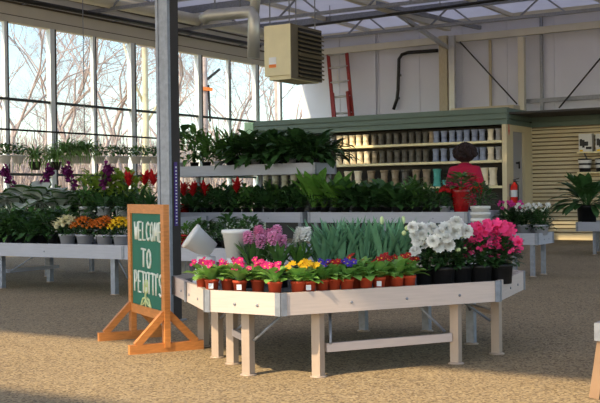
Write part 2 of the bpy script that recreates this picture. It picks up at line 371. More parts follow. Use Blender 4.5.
# flue and heater
hd = 13.0; hx = onD(290.5, 50, hd)
H1 = onX(321, 55, hx.x).y; HX0 = onY(264.3, 50, hx.y).x; hz1 = onD(290.5, 23.4, hd).z; hz0 = onD(290.5, 78.5, hd).z
t = thing('unit_heater', 'beige unit heater with dark louvres hanging below the roof', 'heater', (hx.x, hx.y, hz0)); og = t.location
b = MB(); b.b2((HX0, hx.y, hz0+.05), (hx.x, H1, hz1)); b.b2((HX0+.05, hx.y+.03, hz0), (hx.x-.02, H1-.03, hz0+.06)); b.build('casing', M_heater, t, og)
b = MB(); b.b2((hx.x, hx.y, hz0+.01), (hx.x+.012, H1, hz1)); fa = b.build('louvre_panel', M_heatd, t, og)
b = MB(); b.b2((hx.x+.012, hx.y+.16, hz0+.03), (hx.x+.014, H1-.01, hz1-.03)); b.build('opening', M_dark, fa, og)
for k in range(11):
    z = hz0+.05+k*(hz1-hz0-.08)/11; b = MB(); b.bar((hx.x+.03, hx.y+.16, z), (hx.x+.03, H1-.01, z), .05, .016 if k != 5 else .04, upv=(.5, 0, 1)); b.build('louvre', M_slat, fa, og)
b = MB(); a = onY(269, 68, hx.y-.004); c = onY(276, 57, hx.y-.004); b.b2((a.x, hx.y-.004, a.z), (c.x, hx.y, c.z)); b.b2((a.x, hx.y-.006, a.z), (c.x, hx.y-.004, a.z+.04), 1); b.build('sticker', [M_tag, M_orange], t, og)
for sx in (HX0+.05, hx.x-.05):
    for sy in (hx.y+.06, H1-.06): b = MB(); b.tube([(sx, sy, hz1), (sx, sy, ZC)], .008, 6); b.build('hanger_rod', M_galv, t, og)
FY = hx.y+.9
fl = tubes('flue_pipe', [onY(203, 20, FY), onY(209, 15.5, FY), onY(244, 12.5, FY), onY(252, 12, FY), onY(254, 18, FY), onY(253.5, 58, FY)], .085, M_silver, 'silver flue pipe bending down beside the unit heater', 'pipe', 12)
straps(fl, [onY(215, 15.2, FY), onY(240, 12.8, FY)])
tubes('heater_flue', [onY(254, 16, FY+.05), onY(256, -6, FY+.05), (onY(256, -6, FY+.05).x, FY, ZC)], .07, M_silver, 'thin silver vent pipe rising to the roof above the flue bend', 'pipe', 12)

# ladder leaning on the upper wall
lx = lambda px, py, f=0: onY(px, py, 24.3+.62*f)
t = thing('extension_ladder', 'red extension ladder leaning against the grey wall above the green header', 'ladder', (lx(340, 117).x, 24.3, ZH1-.1)); og = t.location
foot = ZH1-.1
def lp(px_t, px_b, zt_): return [Vector((onY(px_b, 116, 24.35).x, 24.2, foot)), Vector((onY(px_t, 51, 24.9).x, 24.86, zt_))]
ztop = onY(328, 51, 24.86).z
RL = lp(328.6, 337.5, ztop+.0); RR = lp(347, 356.5, ztop+.03)
for r_ in (RL, RR): b = MB(); b.bar(*r_, .085, .05, upv=(0, 1, 0)); b.build('rail', M_red, t, og)
for f_ in (.22, .42, .6, .78, .94): b = MB(); b.tube([RL[0].lerp(RL[1], f_), RR[0].lerp(RR[1], f_)], .03, 8); b.build('rung', M_silver, t, og)
for r_ in (RL, RR):
    s_ = Vector((.07 if r_ is RL else -.05, -.07, 0)); b = MB(); b.bar(r_[0]+s_, r_[0].lerp(r_[1], .47)+s_, .075, .05, upv=(0, 1, 0)); b.build('fly_rail', M_red, t, og)
a = RL[0].lerp(RL[1], .74); c = RR[0].lerp(RR[1], .74); mid = (a+c)/2+Vector((0, -.05, 0))
b = MB(); b.tube([mid+Vector((-.02, 0, .02)), mid+Vector((0, -.02, -.2)), mid+Vector((.03, -.02, -.42))], .012, 5); b.build('rope', M_white, t, og)

# ------------------------------------------------------------------ support post with ribbon
pp = Vector((-5.57, 6.89, 0)); pw = .115
t = thing('steel_post', 'tall steel roof post with a dark side behind the chalkboard sign', 'post', pp)
b = MB(); b.b2((-pw/2, -.055, 0), (pw/2, -.02, ZC)); b.b2((-pw/2-.006, -.062, 0), (-pw/2+.02, -.055, ZC)); b.b2((pw/2-.02, -.062, 0), (pw/2+.006, -.055, ZC)); b.build('front_channel', M_galv, t)
b = MB(); b.b2((-pw/2+.005, -.02, 0), (pw/2-.003, .095, ZC)); b.build('core', M_darkpost, t)
b = MB(); b.b2((-pw/2-.03, -.085, 0), (pw/2+.03, .12, .012)); b.build('base_plate', M_galv, t)
X_ = pp.x+pw/2
z1 = onX(172, 162, X_).z; z0 = onX(172, 226, X_).z
t2 = tag(MB().build('_', M_purple), 'x', 'x'); bpy.data.objects.remove(t2)
b = MB(); b.b2((pw/2-.003, .012, z0), (pw/2+.004, .05, z1)); rb = b.build('ribbon_sign', M_purple); rb.location = pp
tag(rb, 'narrow purple vertical sign fixed to the dark side of the steel post', 'sign')
b = MB(); z = z0+.02
while z < z1-.03:
    h_ = rnd.uniform(.012, .022); b.b2((pw/2+.004, .022, z), (pw/2+.006, .04, z+h_*.6)); z += h_+.012
b.build('lettering', M_tag, rb)
for zz, m_ in ((onX(172, 30, X_).z, M_orange),): pass

# ------------------------------------------------------------------ benches
def bench(label, poly, ztop, rh, legs, mrim, brackets=None, bolts=True, closed=True, group=None, stretch=(), braces=(), name='display_bench', legw=.05, glegs=(), legm=None, t=None):
    cx = sum(p[0] for p in poly)/len(poly); cy = sum(p[1] for p in poly)/len(poly); og = Vector((cx, cy, 0)); n = len(poly)
    if t is None: t = thing(name, label, 'bench', og, 0, group)
    else: og = t.location.copy()
    legm = legm or M_alu; z0 = ztop-rh
    b = MB(); 
    sh = [(p[0]+(cx-p[0])*.012, p[1]+(cy-p[1])*.012) for p in poly]; b.prism(sh, ztop-.045, ztop-.03); b.build('deck', M_deck, t, og)
    for i in range(n):
        p = Vector((*poly[i], 0)); q = Vector((*poly[(i+1) % n], 0)); d = (q-p).normalized(); nr = Vector((d.y, -d.x, 0))
        b = MB(); b.bar(p+d*.01-nr*.014+Vector((0, 0, z0+rh/2)), q-d*.01-nr*.014+Vector((0, 0, z0+rh/2)), .028, rh); o = b.build('rim_board', mrim, t, og)
        if bolts:
            for f_ in (.3, .55, .8) if (q-p).length > 1 else (.4, .7):
                c = p.lerp(q, f_)+Vector((0, 0, z0+rh*.42)); bb = MB(); bb.tube([c-nr*.002, c+nr*.006], .008, 8); bb.build('bolt', M_galv, o, og)
        b = MB(); ln = .035
        for (a, s_) in ((d, 1),): b.bar(p-nr*-.003+Vector((0, 0, z0+rh/2)), p+d*ln+nr*.003+Vector((0, 0, z0+rh/2)), .008, rh+.004)
        pr = Vector((*poly[i-1], 0)); d0 = (p-pr).normalized(); n0 = Vector((d0.y, -d0.x, 0))
        b.bar(p-d0*ln+n0*.003+Vector((0, 0, z0+rh/2)), p+n0*.003+Vector((0, 0, z0+rh/2)), .008, rh+.004)
        b.build('corner_bracket', M_galv, t, og)
    for li, (x, y) in enumerate(legs):
        b = MB(); b.box((x, y, (z0+.03)/2+.006), (legw, legw, z0+.03)); l = b.build('leg', M_galv if li in glegs else legm, t, og)
        b = MB(); b.lathe([(.048, 0), (.05, .006), (.03, .012), (.012, .02)], 14, (x, y, 0), cap1=True); b.build('foot', M_alu, l, og)
    for (p, q, z, h_) in stretch: b = MB(); b.bar((*p, z), (*q, z), .03, h_); b.build('stretcher', mrim, t, og)
    for (p, q) in braces: b = MB(); b.tube([p, q], .009, 6); b.build('brace', M_galv, t, og)
    return t
A, B_, C_, D, E_ = (-4.53, 5.64), (-3.68, 4.88), (-3.16, 4.88), (-2.36, 6.12), (-2.50, 6.95)
FT = [A, B_, C_, D, E_, (-3.1, 7.5), (-3.9, 7.25), (-4.62, 6.2)]
L1 = [(-3.48, 5.02), (-3.80, 5.31), (-4.04, 5.48), (-4.42, 5.83), (-3.09, 5.16), (-2.58, 5.95), (-2.82, 6.77), (-2.50, 6.42), (-3.81, 7.04), (-3.38, 7.25)]
ftab = bench('long octagonal cream bench full of potted primroses in the foreground', FT, .5, .125, L1, M_rim, stretch=[((-3.06, 5.2), (-2.6, 5.92), .165, .05), ((-3.5, 5.06), (-3.78, 5.3), .2, .04), ((-2.52, 6.45), (-2.8, 6.75), .26, .03)],
   braces=[((-3.45, 5.03, .2), (-3.28, 5.12, .37)), ((-3.78, 5.3, .2), (-3.6, 5.4, .37)), ((-4.03, 5.47, .24), (-3.9, 5.56, .38)), ((-3.03, 5.2, .19), (-3.12, 5.35, .38)), ((-2.63, 5.9, .2), (-2.75, 5.75, .38)), ((-2.53, 6.38, .22), (-2.65, 6.15, .38)), ((-2.82, 6.74, .24), (-2.75, 6.5, .38)), ((-4.42, 5.83, .22), (-4.3, 5.9, .38))], legw=.055, glegs=(6, 8, 9))
# joint plate half-way along the short end
J = Vector((-4.14, 5.285, 0)); dd = Vector((.745, -.667, 0)); nn = Vector((dd.y, -dd.x, 0)); b = MB(); b.bar(J-dd*.02+nn*.004+Vector((0, 0, .4375)), J+dd*.02+nn*.004+Vector((0, 0, .4375)), .008, .129); b.build('joint_plate', M_galv, ftab, ftab.location)
def rect(x0, y0, x1, y1): return [(x0, y0), (x1, y0), (x1, y1), (x0, y1)]
def rlegs(x0, y0, x1, y1, n=2, i=.08): return [(x0+i+(x1-x0-2*i)*k/(n-1), y) for k in range(n) for y in (y0+i, y1-i)]
ZL = .535
XLe = onY(131, 246, 8.4).x
lb = bench('long grey bench carrying mums and dark foliage beyond the chalkboard sign', rect(-13.6, 8.4, XLe, 9.5), ZL, .15, [(onZ(113, 295, 0).x, 8.47), (onZ(7, 288, 0).x, 8.5), (-11.6, 8.48), (-13.4, 8.48), (XLe-.08, 9.4), (onZ(60, 281, 0).x, 9.4), (-11.2, 9.4), (-13.4, 9.4)], M_rimg,
   braces=[((-9.2, 8.5, .2), (-8.75, 8.5, .42)), ((XLe-.3, 8.5, .42), (XLe-.12, 8.48, .18))], stretch=[((-9.3, 8.53), (-9.3, 9.36), .2, .04)], legw=.06, legm=M_galv)
lb2 = bench('raised rear bench with orchids and bromeliads behind the mum bench', rect(-14.0, 9.95, -8.2, 10.95), .78, .15, rlegs(-14.0, 9.95, -8.2, 10.95, 4), M_rimg, legm=M_galv)
bc = bench('small grey bench of leafy plants between steel post and octagonal bench', rect(-7.25, 8.2, -5.2, 9.3), ZL, .13, rlegs(-7.25, 8.2, -5.2, 9.3), M_rimg, legm=M_galv)
# mid bench A (two tiers) and B
YM = 11.7; ZM = .81
xb0 = onY(308, 215, YM).x; xb1 = onY(467, 216, YM).x; xa1 = onY(302.5, 215, YM).x; xa0 = -9.9
bB = bench('long grey bench of tall leafy plants in front of the planter shelves', rect(xb0, YM, xb1, YM+1.1), ZM, .135, rlegs(xb0, YM, xb1, YM+1.1, 3), M_rimg, legm=M_galv)
bA = bench('two-tier grey bench with a raised shelf of foliage plants', rect(xa0, YM, xa1, YM+1.1), ZM, .135, rlegs(xa0, YM, xa1, YM+1.1, 3), M_rimg, legm=M_galv, name='tiered_bench')
YU = 12.05; ZU = 1.47
xu1 = onY(315, 168, YU).x; xu0 = onY(172, 172, YU).x
yu1 = onX(336, 167, xu1).y
bench('', rect(xu0, YU, xu1, yu1), ZU, .15, [], M_rimg, bolts=False, t=bA)
for x in (xu0+.1, (xu0+xu1)/2, xu1-.08): b = MB(); b.b2((x-.025, yu1-.09, ZM-.03), (x+.025, yu1-.04, ZU-.05)); b.build('tier_post', M_galv, bA, bA.location)
# bench with azaleas at the door, bench of the dark plant, bench corner in front
rc = onZ(537.5, 233.5, ZL); rb_ = onX(553.4, 234, rc.x).y
bR = bench('grey bench holding pink and white cyclamen near the office door', rect(xb1+.08, rc.y, rc.x, rb_), ZL, .14, [(rc.x-.1, rc.y+.1), (rc.x-.1, rb_-.1), (xb1+.18, rc.y+.1), (xb1+.18, rb_-.1)], M_rimg, legm=M_galv)
r2 = onZ(576, 222, ZL)
bD = bench('grey bench below the wall shelf holding one large dark plant', rect(r2.x, r2.y, r2.x+2.2, r2.y+1.0), ZL, .15, [(r2.x+.28, r2.y+.08), (r2.x+.1, r2.y+.9), (r2.x+.62, r2.y+.08), (r2.x+2.1, r2.y+.08), (r2.x+2.1, r2.y+.9)], M_rimg, legm=M_galv)
pf = onZ(591, 399, 0); pt = onD(597.5, 322, (Vector((pf.x, pf.y, 0))-CAM).dot(fw)).z
t = thing('display_bench', 'corner of a low bench with splayed wooden leg at the picture edge', 'bench', (pf.x+.9, pf.y+.2, 0)); og = t.location
x0 = onD(594, 325, 5.25); 
b = MB(); b.b2((x0.x, x0.y, pt-.09), (x0.x+1.6, x0.y+.03, pt)); b.b2((x0.x, x0.y+.03, pt-.09), (x0.x+.03, x0.y+.97, pt)); b.b2((x0.x+1.57, x0.y+.03, pt-.09), (x0.x+1.6, x0.y+.97, pt)); b.b2((x0.x, x0.y+.97, pt-.09), (x0.x+1.6, x0.y+1, pt)); b.build('rim_board', M_galv, t, og)
b = MB(); b.b2((x0.x+.02, x0.y+.02, pt-.04), (x0.x+1.58, x0.y+.98, pt-.025)); b.build('deck', M_deck, t, og)
for sx, sy in ((0, 0), (1, 0), (0, 1), (1, 1)):
    tx = x0.x+.04+1.52*sx; ty = x0.y+.04+.92*sy; b = MB(); b.bar((tx, ty, pt-.06), (tx-.05+.1*sx, ty, 0.004), .05, .05, upv=(0, 1, 0)); b.build('leg', mat('brown_leg', srgb(150, 120, 92), .6, .12, 6), t, og)

# ------------------------------------------------------------------ chalkboard sign
pl = onZ(133, 338.5, 0); pr = onZ(166.5, 351.5, 0); sx_ = (pr-pl).normalized(); sn = Vector((sx_.y, -sx_.x, 0)); W_ = (pr-pl).length
t = thing('chalkboard_sign', 'freestanding green chalkboard in an orange wooden frame with WELCOME lettering', 'sign', (pl+pr)/2); og = t.location.copy()
dr = (pr-CAM).dot(fw); zt = onD(168, 204.5, dr).z
def S(u, n_, z): return pl + sx_*u + sn*n_ + Vector((0, 0, z))
zb = onD(164, 321, dr).z
for u in (0, W_): b = MB(); b.bar(S(u, 0, .03), S(u, 0, zt), .065, .04, upv=sn); b.build('upright', M_wood, t, og)
b = MB(); b.bar(S(.03, 0, zt-.032), S(W_-.03, 0, zt-.032), .038, .064); b.build('top_rail', M_wood, t, og)
b = MB(); b.bar(S(.03, 0, zb+.03), S(W_-.03, 0, zb+.03), .038, .064); b.build('bottom_rail', M_wood, t, og)
b = MB(); b.bar(S(.03, 0, (zb+zt)/2), S(W_-.03, 0, (zb+zt)/2), .012, zt-zb-.1); bd = b.build('board', M_chalk, t, og)
for u in (0, W_):
    b = MB(); b.bar(S(u, -.26, .03), S(u, .26, .03), .045, .06); ft = b.build('base_foot', M_wood, t, og)
    for s_ in (-1, 1): b = MB(); b.bar(S(u, s_*.21, .055), S(u, s_*.01, .26), .04, .045); b.build('strut', M_wood, t, og)
# chalk strokes
GL = {'W': [[(0, 1), (.25, 0), (.5, .7), (.75, 0), (1, 1)]], 'E': [[(.9, 1), (.1, 1), (.1, 0), (.9, 0)], [(.1, .52), (.7, .52)]], 'L': [[(.15, 1), (.1, 0), (.9, .02)]],
 'C': [[(.9, .85), (.6, 1), (.25, .9), (.08, .5), (.25, .1), (.6, 0), (.9, .15)]], 'O': [[(.5, 1), (.15, .8), (.08, .4), (.3, .02), (.7, .02), (.92, .4), (.85, .8), (.5, 1)]],
 'M': [[(.05, 0), (.15, 1), (.5, .3), (.85, 1), (.95, 0)]], 'T': [[(0, 1), (1, .97)], [(.5, .98), (.48, 0)]], 'P': [[(.1, 0), (.12, 1), (.6, .98), (.85, .75), (.6, .5), (.12, .48)]],
 'I': [[(.5, 1), (.5, 0)]], "'": [[(.5, 1.05), (.45, .85)]], 'S': [[(.85, .9), (.5, 1), (.15, .8), (.3, .55), (.75, .4), (.85, .15), (.5, 0), (.1, .12)]]}
def word(w, u0, u1, z0, z1, r=.008):
    b = MB(); n = len(w); wid = [(.4 if c in "I'" else 1) for c in w]; tot = sum(wid); u = u0
    for c, k in zip(w, wid):
        cw = (u1-u0)*k/tot
        for st in GL[c]:
            pts = [S(u+cw*(.1+.8*x)+rnd.uniform(-.002, .002), .009, z0+(z1-z0)*y) for x, y in st]
            for a, e in zip(pts, pts[1:]):
                b.bar(a, e, .004, r*2, upv=(0, 0, 1) if abs((e-a).normalized().z) < .7 else sx_) if False else b.tube([a, e], r, 6)
        u += cw
    return b.build('chalk_lettering', M_chalkw, bd, og)
hz = lambda py: onD(149, py, (onZ(149, 344, 0)-CAM).dot(fw)).z
word('WELCOME', .1, W_-.02, hz(240), hz(222), .007)
word('TO', .25, W_-.26, hz(267), hz(249), .008)
word("PETITTI'S", .08, W_-.03, hz(293), hz(272), .007)
b = MB(); zc = hz(303); uc = W_*.47
b.tube([S(uc+.03, .009, hz(281)), S(uc+.0, .009, hz(290)), S(uc-.01, .009, hz(297)), S(uc, .009, hz(309))], .008, 6)
for s_ in (-1, 1):
    b.tube([S(uc, .009, hz(297)), S(uc+s_*.07, .009, hz(299)), S(uc+s_*.11, .009, hz(306)), S(uc+s_*.05, .009, hz(304)), S(uc, .009, hz(299))], .008, 6)
b.tube([S(uc+.04*cos(a)+.01, .009, hz(286)+.045*sin(a)) for a in [k*pi/5 for k in range(11)]], .007, 6)
b.build('chalk_drawing', M_chalky, bd, og)

# ------------------------------------------------------------------ pots and plants
def potmesh(r, h, m, name='pot', lip=.1, taper=.75, n=18):
    b = MB(); rl = r; b.lathe([(r*taper, 0), (r*(taper+(1-taper)*.8)*.96, h*(1-lip*1.6)), (rl, h*(1-lip*1.6)), (rl, h), (rl*.9, h), (rl*.84, h*.82)], n)
    b.add([(rl*.86*cos(2*pi*k/n), rl*.86*sin(2*pi*k/n), h*.85) for k in range(n)], [tuple(range(n))], 1); return b.mesh(name, [m, M_soil])
def rosette(n, L, W, el=(.3, 1.0), droop=1.0, z=0, r0=.01, shape=.55, seed=0, segs=5, fold=.25, stem=0., jz=0.):
    b = MB(); q = random.Random(seed)
    for k in range(n):
        az = 2*pi*k*.381966+q.uniform(-.2, .2); f_ = q.uniform(.75, 1.1); e = q.uniform(*el)
        b.leaf((r0*cos(az), r0*sin(az), z+q.uniform(0, jz)), az, e, L*f_, W*f_, droop*q.uniform(.7, 1.3), segs, fold, shape, stem=stem)
    return b
def bush(n, rx, h, L, W, seed=0, z=0, droop=1.1, stems=6, segs=4):
    """leaves over a dome, on stems"""
    b = MB(); q = random.Random(seed)
    for k in range(stems):
        az = 2*pi*k/stems+q.uniform(-.3, .3); rr = rx*q.uniform(.3, .7)
        b.tube([(0, 0, z), (rr*.4*cos(az), rr*.4*sin(az), z+h*.4), (rr*cos(az), rr*sin(az), z+h*.8)], [.006, .005, .003], 5, 1)
    for k in range(n):
        az = k*2.39996+q.uniform(-.3, .3); f_ = sqrt(q.random()); hz_ = q.random()**.8
        rr = rx*f_*(.55+.45*sin(pi*min(1, .15+hz_)))*.85; zz = z+h*(.06+.86*hz_*(1-.25*f_*f_))
        b.leaf((rr*cos(az), rr*sin(az), zz), az+q.uniform(-.7, .7), q.uniform(-.2, .6)+.6*hz_, L*q.uniform(.7, 1.15), W*q.uniform(.75, 1.1), droop*q.uniform(.4, 1.3), segs, .25, .5)
    return b
def petal5(r, mi=0, cup=.25, n=5, notch=.8):
    b = MB(); vs = [(0, 0, 0)]; k = n*4
    for i in range(k):
        a = 2*pi*i/k; ph = (i % 4); rr = r*(1 if ph in (1, 3) else (notch if ph == 0 else .96)); rr = r*(.62 if ph == 0 else 1 if ph != 2 else .95)
        vs.append((rr*cos(a), rr*sin(a), cup*rr))
    b.add(vs, [(0, 1+i, 1+(i+1) % k) for i in range(k)], mi, True); return b
def disc(r, z=.002): b = MB(); b.lathe([(r, z), (r*.5, z+.002)], 8, cap0=True, cap1=True); return b
def ballflower(R_, layers=4, n=9, seed=0, flat=.7):
    b = MB(); q = random.Random(seed)
    for l in range(layers):
        e = -.1+1.35*l/(layers-1); 
        for k in range(n-l):
            az = 2*pi*k/(n-l)+l*.5+q.uniform(-.15, .15); b.leaf((0, 0, R_*.1*l), az, e, R_*(1.05-.12*l), R_*.75, -.5*flat, 4, .3, .62)
    return b

# --- meshes
TP = potmesh(.043, .088, M_terra); BP = potmesh(.078, .125, M_black, taper=.85); BPs = potmesh(.06, .12, M_black, taper=.85); WPs = potmesh(.1, .13, M_greypot, taper=.7)
primleaf = [rosette(28, .115, .055, (.35, 1.5), 1.0, .078, .012, .62, s, fold=.2).mesh('foliage', M_prim) for s in range(4)]
pb = {k: petal5(.0215).mesh('blossom', mm) for k, mm in (('magenta', M_mag), ('yellow', M_yel), ('violet', M_vio), ('crimson', M_crim))}
eye = disc(.005, .0015).mesh('eye', M_eye)
tagm = MB(); tagm.b2((-.014, -.0455, .036), (.014, -.043, .066)); tagm = tagm.mesh('price_tag', M_tag)
deckz = .47
lab_used = {}
def primrose(px, row, colour, label, nb=6, tagged=False, k=0, zrot=None):
    inset = .075 + .1*row
    def ins(p, q):
        p = Vector((*p, 0)); q = Vector((*q, 0)); d = (q-p).normalized(); n_ = Vector((-d.y, d.x, 0)); return p+n_*inset, q+n_*inset
    a = ins(B_, C_); c = ins(C_, D)
    pt_ = along(*a, px) if px < proj((C_[0], C_[1]+inset, .5))[0]-1 else along(*c, px)
    t = thing('potted_primrose', label, 'primrose', (pt_.x, pt_.y, deckz), 0, 'primroses along the front of the octagonal bench')
    put('pot', TP, t); f_ = put('foliage', primleaf[k % 4], t, rot=(0, 0, k*1.3), sc=rnd.uniform(.98, 1.12) if px < 356 else rnd.uniform(1.08, 1.2))
    if tagged: put('price_tag', tagm, t, rot=(0, 0, T*.9))
    q = random.Random(px)
    for i in range(nb):
        az = q.uniform(0, 6.28); r_ = .06*sqrt(q.random())
        o = put('blossom', pb[colour], t, (r_*cos(az), r_*sin(az), (.196 if px < 356 else .212)-r_*.5+q.uniform(-.016, .018)), (q.uniform(.4, 1.2), q.uniform(-.4, .4), T+q.uniform(-.7, .7)), q.uniform(.85, 1.15))
        put('eye', eye, o)
PR = [(203, 1.1, 'magenta', 'magenta primrose half hidden at the corner of the bench end', 5, 0), (212, 0, 'magenta', 'magenta primrose in front of the tilted white planter', 7, 1),
 (228, .8, 'magenta', 'magenta primrose tucked behind the tagged one below the upright planter', 6, 0), (240, 0, 'magenta', 'magenta primrose with a white price tag below the upright white planter', 8, 1),
 (258, .9, 'magenta', 'magenta primrose set back below the pink hyacinths', 9, 0), (275, 0, 'magenta', 'magenta primrose beside the bench corner bracket, nearest the yellow ones', 9, 0),
 (298, 0, 'yellow', 'yellow primrose next to the magenta primroses', 7, 0), (309, 0, 'yellow', 'yellow primrose next to the violet primroses', 8, 1),
 (322, .3, 'violet', 'violet primrose next to the yellow primroses', 4, 0), (334, .3, 'crimson', 'crimson primrose between the two violet primroses', 7, 0), (347, 0, 'violet', 'violet primrose in front of the first crimson ones', 8, 0),
 (357, .9, 'crimson', 'crimson primrose set back beside the violet primrose', 4, 0), (366, 0, 'crimson', 'crimson primrose with big leaves next to the tagged crimson one', 1, 0), (379, 0, 'crimson', 'crimson primrose with a white price tag', 5, 1),
 (388, .8, 'crimson', 'crimson primrose set back behind the tagged crimson one', 5, 0), (397, 0, 'crimson', 'crimson primrose second from the white azaleas', 3, 0), (409, 0, 'crimson', 'crimson primrose beside the white azaleas', 8, 0)]
for i, (px, row, col, lab, nb, tg) in enumerate(PR): primrose(px, row, col, lab, nb, tg, i)

# --- hyacinths
def hyleaf(s): return rosette(13, .2, .035, (.7, 1.45), .6, .12, .02, .55, s, fold=.5)
HL = [hyleaf(s).mesh('foliage', M_leaf) for s in (1, 2)]; HLb = hyleaf(5).mesh('foliage', M_leafb)
def spike(m_, seed):
    b = MB(); q = random.Random(seed); b.tube([(0, 0, 0), (0, 0, .16)], .006, 6, 1)
    for k in range(26):
        z = .1+.075*(k/26); az = k*2.4; r_ = .022*sin(pi*(.25+.7*k/26))**.6
        for j in range(4):
            b.leaf((r_*.5*cos(az), r_*.5*sin(az), z), az+(j-1.5)*.5, .2+(j % 2)*.5, .03, .023, .9, 3, .2, .6, 0)
    return b.mesh('flower_spike', [m_, M_leaf])
SPp = [spike(M_pink, 1), spike(M_pink, 2)]; SPw = spike(M_wht, 3)
def hyacinth(px, py, d, label, sp, n, leafm, grp):
    p = onD(px, py, d); t = thing('potted_hyacinth', label, 'hyacinth', (p.x, p.y, deckz), rnd.uniform(0, 6), grp)
    put('pot', BPs, t); put('foliage', leafm, t)
    for i in range(n): put('flower_spike', sp[i % len(sp)], t, (.035*cos(i*2.1), .035*sin(i*2.1), .15+.022*((i+int(px)) % 3)), (.2*sin(i*2.3+px), .2*cos(i*1.7+px), i))
for px, d, lab, n in [(252, 6.55, 'pink hyacinth touching the upright white planter', 2), (262, 6.9, 'pink hyacinth second from the upright white planter', 2), (272, 7.05, 'pink hyacinth with the tallest spikes at the back of the group', 3), (279, 6.55, 'pink hyacinth with a low spike nearest the white hyacinth', 2)]:
    hyacinth(px, 250, d, lab, SPp, n, HL[n % 2], 'pink hyacinths on the octagonal bench')
hyacinth(299, 250, 6.6, 'white hyacinth in a black pot between pink hyacinths and tulips', [SPw], 4, HLb, None)
# --- tulips not yet in flower
TL = [rosette(30, .3, .033, (.9, 1.52), .4, .13, .05, .42, s, fold=.45, segs=5).mesh('foliage', M_tulip) for s in range(3)]
tb = MB(); tb.tube([(0, 0, .1), (.005, 0, .3)], .004, 5, 1); tb.ball((.005, 0, .325), .014, 0, 7, 5, (1, 1, 2)); tulb = tb.mesh('bud', [M_bud, M_tulip])
tulp = [(323+i*10.0, 6.7+(.25 if i % 2 else 0)) for i in range(9)]
for i, (px, d) in enumerate(tulp):
    p = onD(px, 250, d); t = thing('potted_tulip', '%s pot of blue-green tulip leaves counted from the white hyacinth' % ORD[i], 'tulip', (p.x, p.y, deckz), i*1.7, 'unopened tulips at the back of the bench')
    put('pot', BPs, t); put('foliage', TL[i % 3], t, sc=1.0)
    if i in (6, 8): put('bud', tulb, t, (.0, 0, .08))
    
# --- big white planters
def planter(r, h, m=M_white):
    b = MB(); b.lathe([(r*.66, 0), (r*.93, h*.86), (r, h*.87), (r, h), (r*.93, h), (r*.62, .02)], 28); return b.mesh('planter', m)
PLm = planter(.09, .18)
def plan(px, py, d, label, z, tilt=None, group='white planters on the octagonal bench'):
    p = onD(px, py, d); o = bpy.data.objects.new('white_planter', PLm); C.objects.link(o); o.location = (p.x, p.y, z); tag(o, label, 'planter', group); return o
plan(236, 252, 6.65, 'upright white planter standing on an upturned one', deckz+.18)
o = plan(236, 252, 6.65, 'upturned white planter under the upright one', deckz+.18); o.rotation_euler = (pi, 0, 0)
o = plan(206, 252, 6.85, 'upturned white planter below the tilted one', deckz+.18); o.rotation_euler = (pi, 0, 0)
p = onD(212, 252, 6.85); o = bpy.data.objects.new('white_planter', PLm); C.objects.link(o); tag(o, 'white planter tipped on its side on top of another', 'planter', 'white planters on the octagonal bench')
ax = (-rt0*.8 + Vector((0, 0, .6)) - fw0*.12).normalized(); o.rotation_euler = Vector((0, 0, 1)).rotation_difference(ax).to_euler(); o.location = (p.x, p.y, deckz+.18+.035)

# --- white azaleas
BG = [bush(240, .125, .21, .07, .03, s, .1, stems=8).mesh('foliage', [M_leafd, M_leafd]) for s in (1, 2, 3)]
WB = [ballflower(.042, 5, 11, s).mesh('blossom', M_wht) for s in (1, 2)]
bd_ = MB(); bd_.ball((0, 0, 0), .015, 0, 7, 5, (1, 1, 1.3)); budm = bd_.mesh('bud', M_bud)
def row_at(px, inset):
    p = Vector((*C_, 0)); q = Vector((*D, 0)); d_ = (q-p).normalized(); n_ = Vector((-d_.y, d_.x, 0)); return along(p+n_*inset, q+n_*inset, px)
def at_bloom(t, me, px, py, d, name='blossom', sc=1., tilt=.9):
    p = onD(px, py, d) - t.location; q = -(fw0*.75)+Vector((rnd.uniform(-.5, .5), rnd.uniform(-.3, .3), rnd.uniform(.1, .8)))
    o = put(name, me, t, p, Vector((0, 0, 1)).rotation_difference(q).to_euler(), sc); return o
for i, (px, ins, lab, fl) in enumerate([(425, .2, 'white azalea with a low blossom nearest the crimson primroses', [(413, 224), (418, 238), (414, 233), (423, 232), (426, 242), (415.5, 249), (421, 226)]),
     (443, .13, 'white azalea in the middle of the three white ones', [(431, 226), (433, 238), (440, 230), (445, 226), (447, 236), (449, 242), (438, 243)]),
     (460, .16, 'white azalea touching the pink azaleas', [(452, 224), (455, 230), (461, 226), (456, 220), (466, 228)])]):
    p = row_at(px, ins); t = thing('potted_azalea', lab, 'azalea', (p.x, p.y, deckz), 0, 'white azaleas on the octagonal bench')
    dd_ = (Vector(t.location)-CAM).dot(fw); put('pot', BP if i else BPs, t); put('foliage', BG[i], t)
    for (fx, fy) in fl: at_bloom(t, WB[(fx > 430)*1], fx, fy+3, dd_-.11+rnd.uniform(-.04, .04), sc=rnd.uniform(.85, 1.15))
    for (fx, fy) in [[(404, 233), (407, 228)], [(436, 252), (458, 250)], [(462, 236), (465, 249)]][i]: at_bloom(t, budm, fx, fy, dd_-.05, 'bud')
    b = MB(); b.b2((-.012, -.1, .02), (.012, -.097, .12)); 
PB = [petal5(.034, cup=.45).mesh('blossom', M_aza), ballflower(.03, 3, 6, 4, 1.2).mesh('blossom', M_aza)]
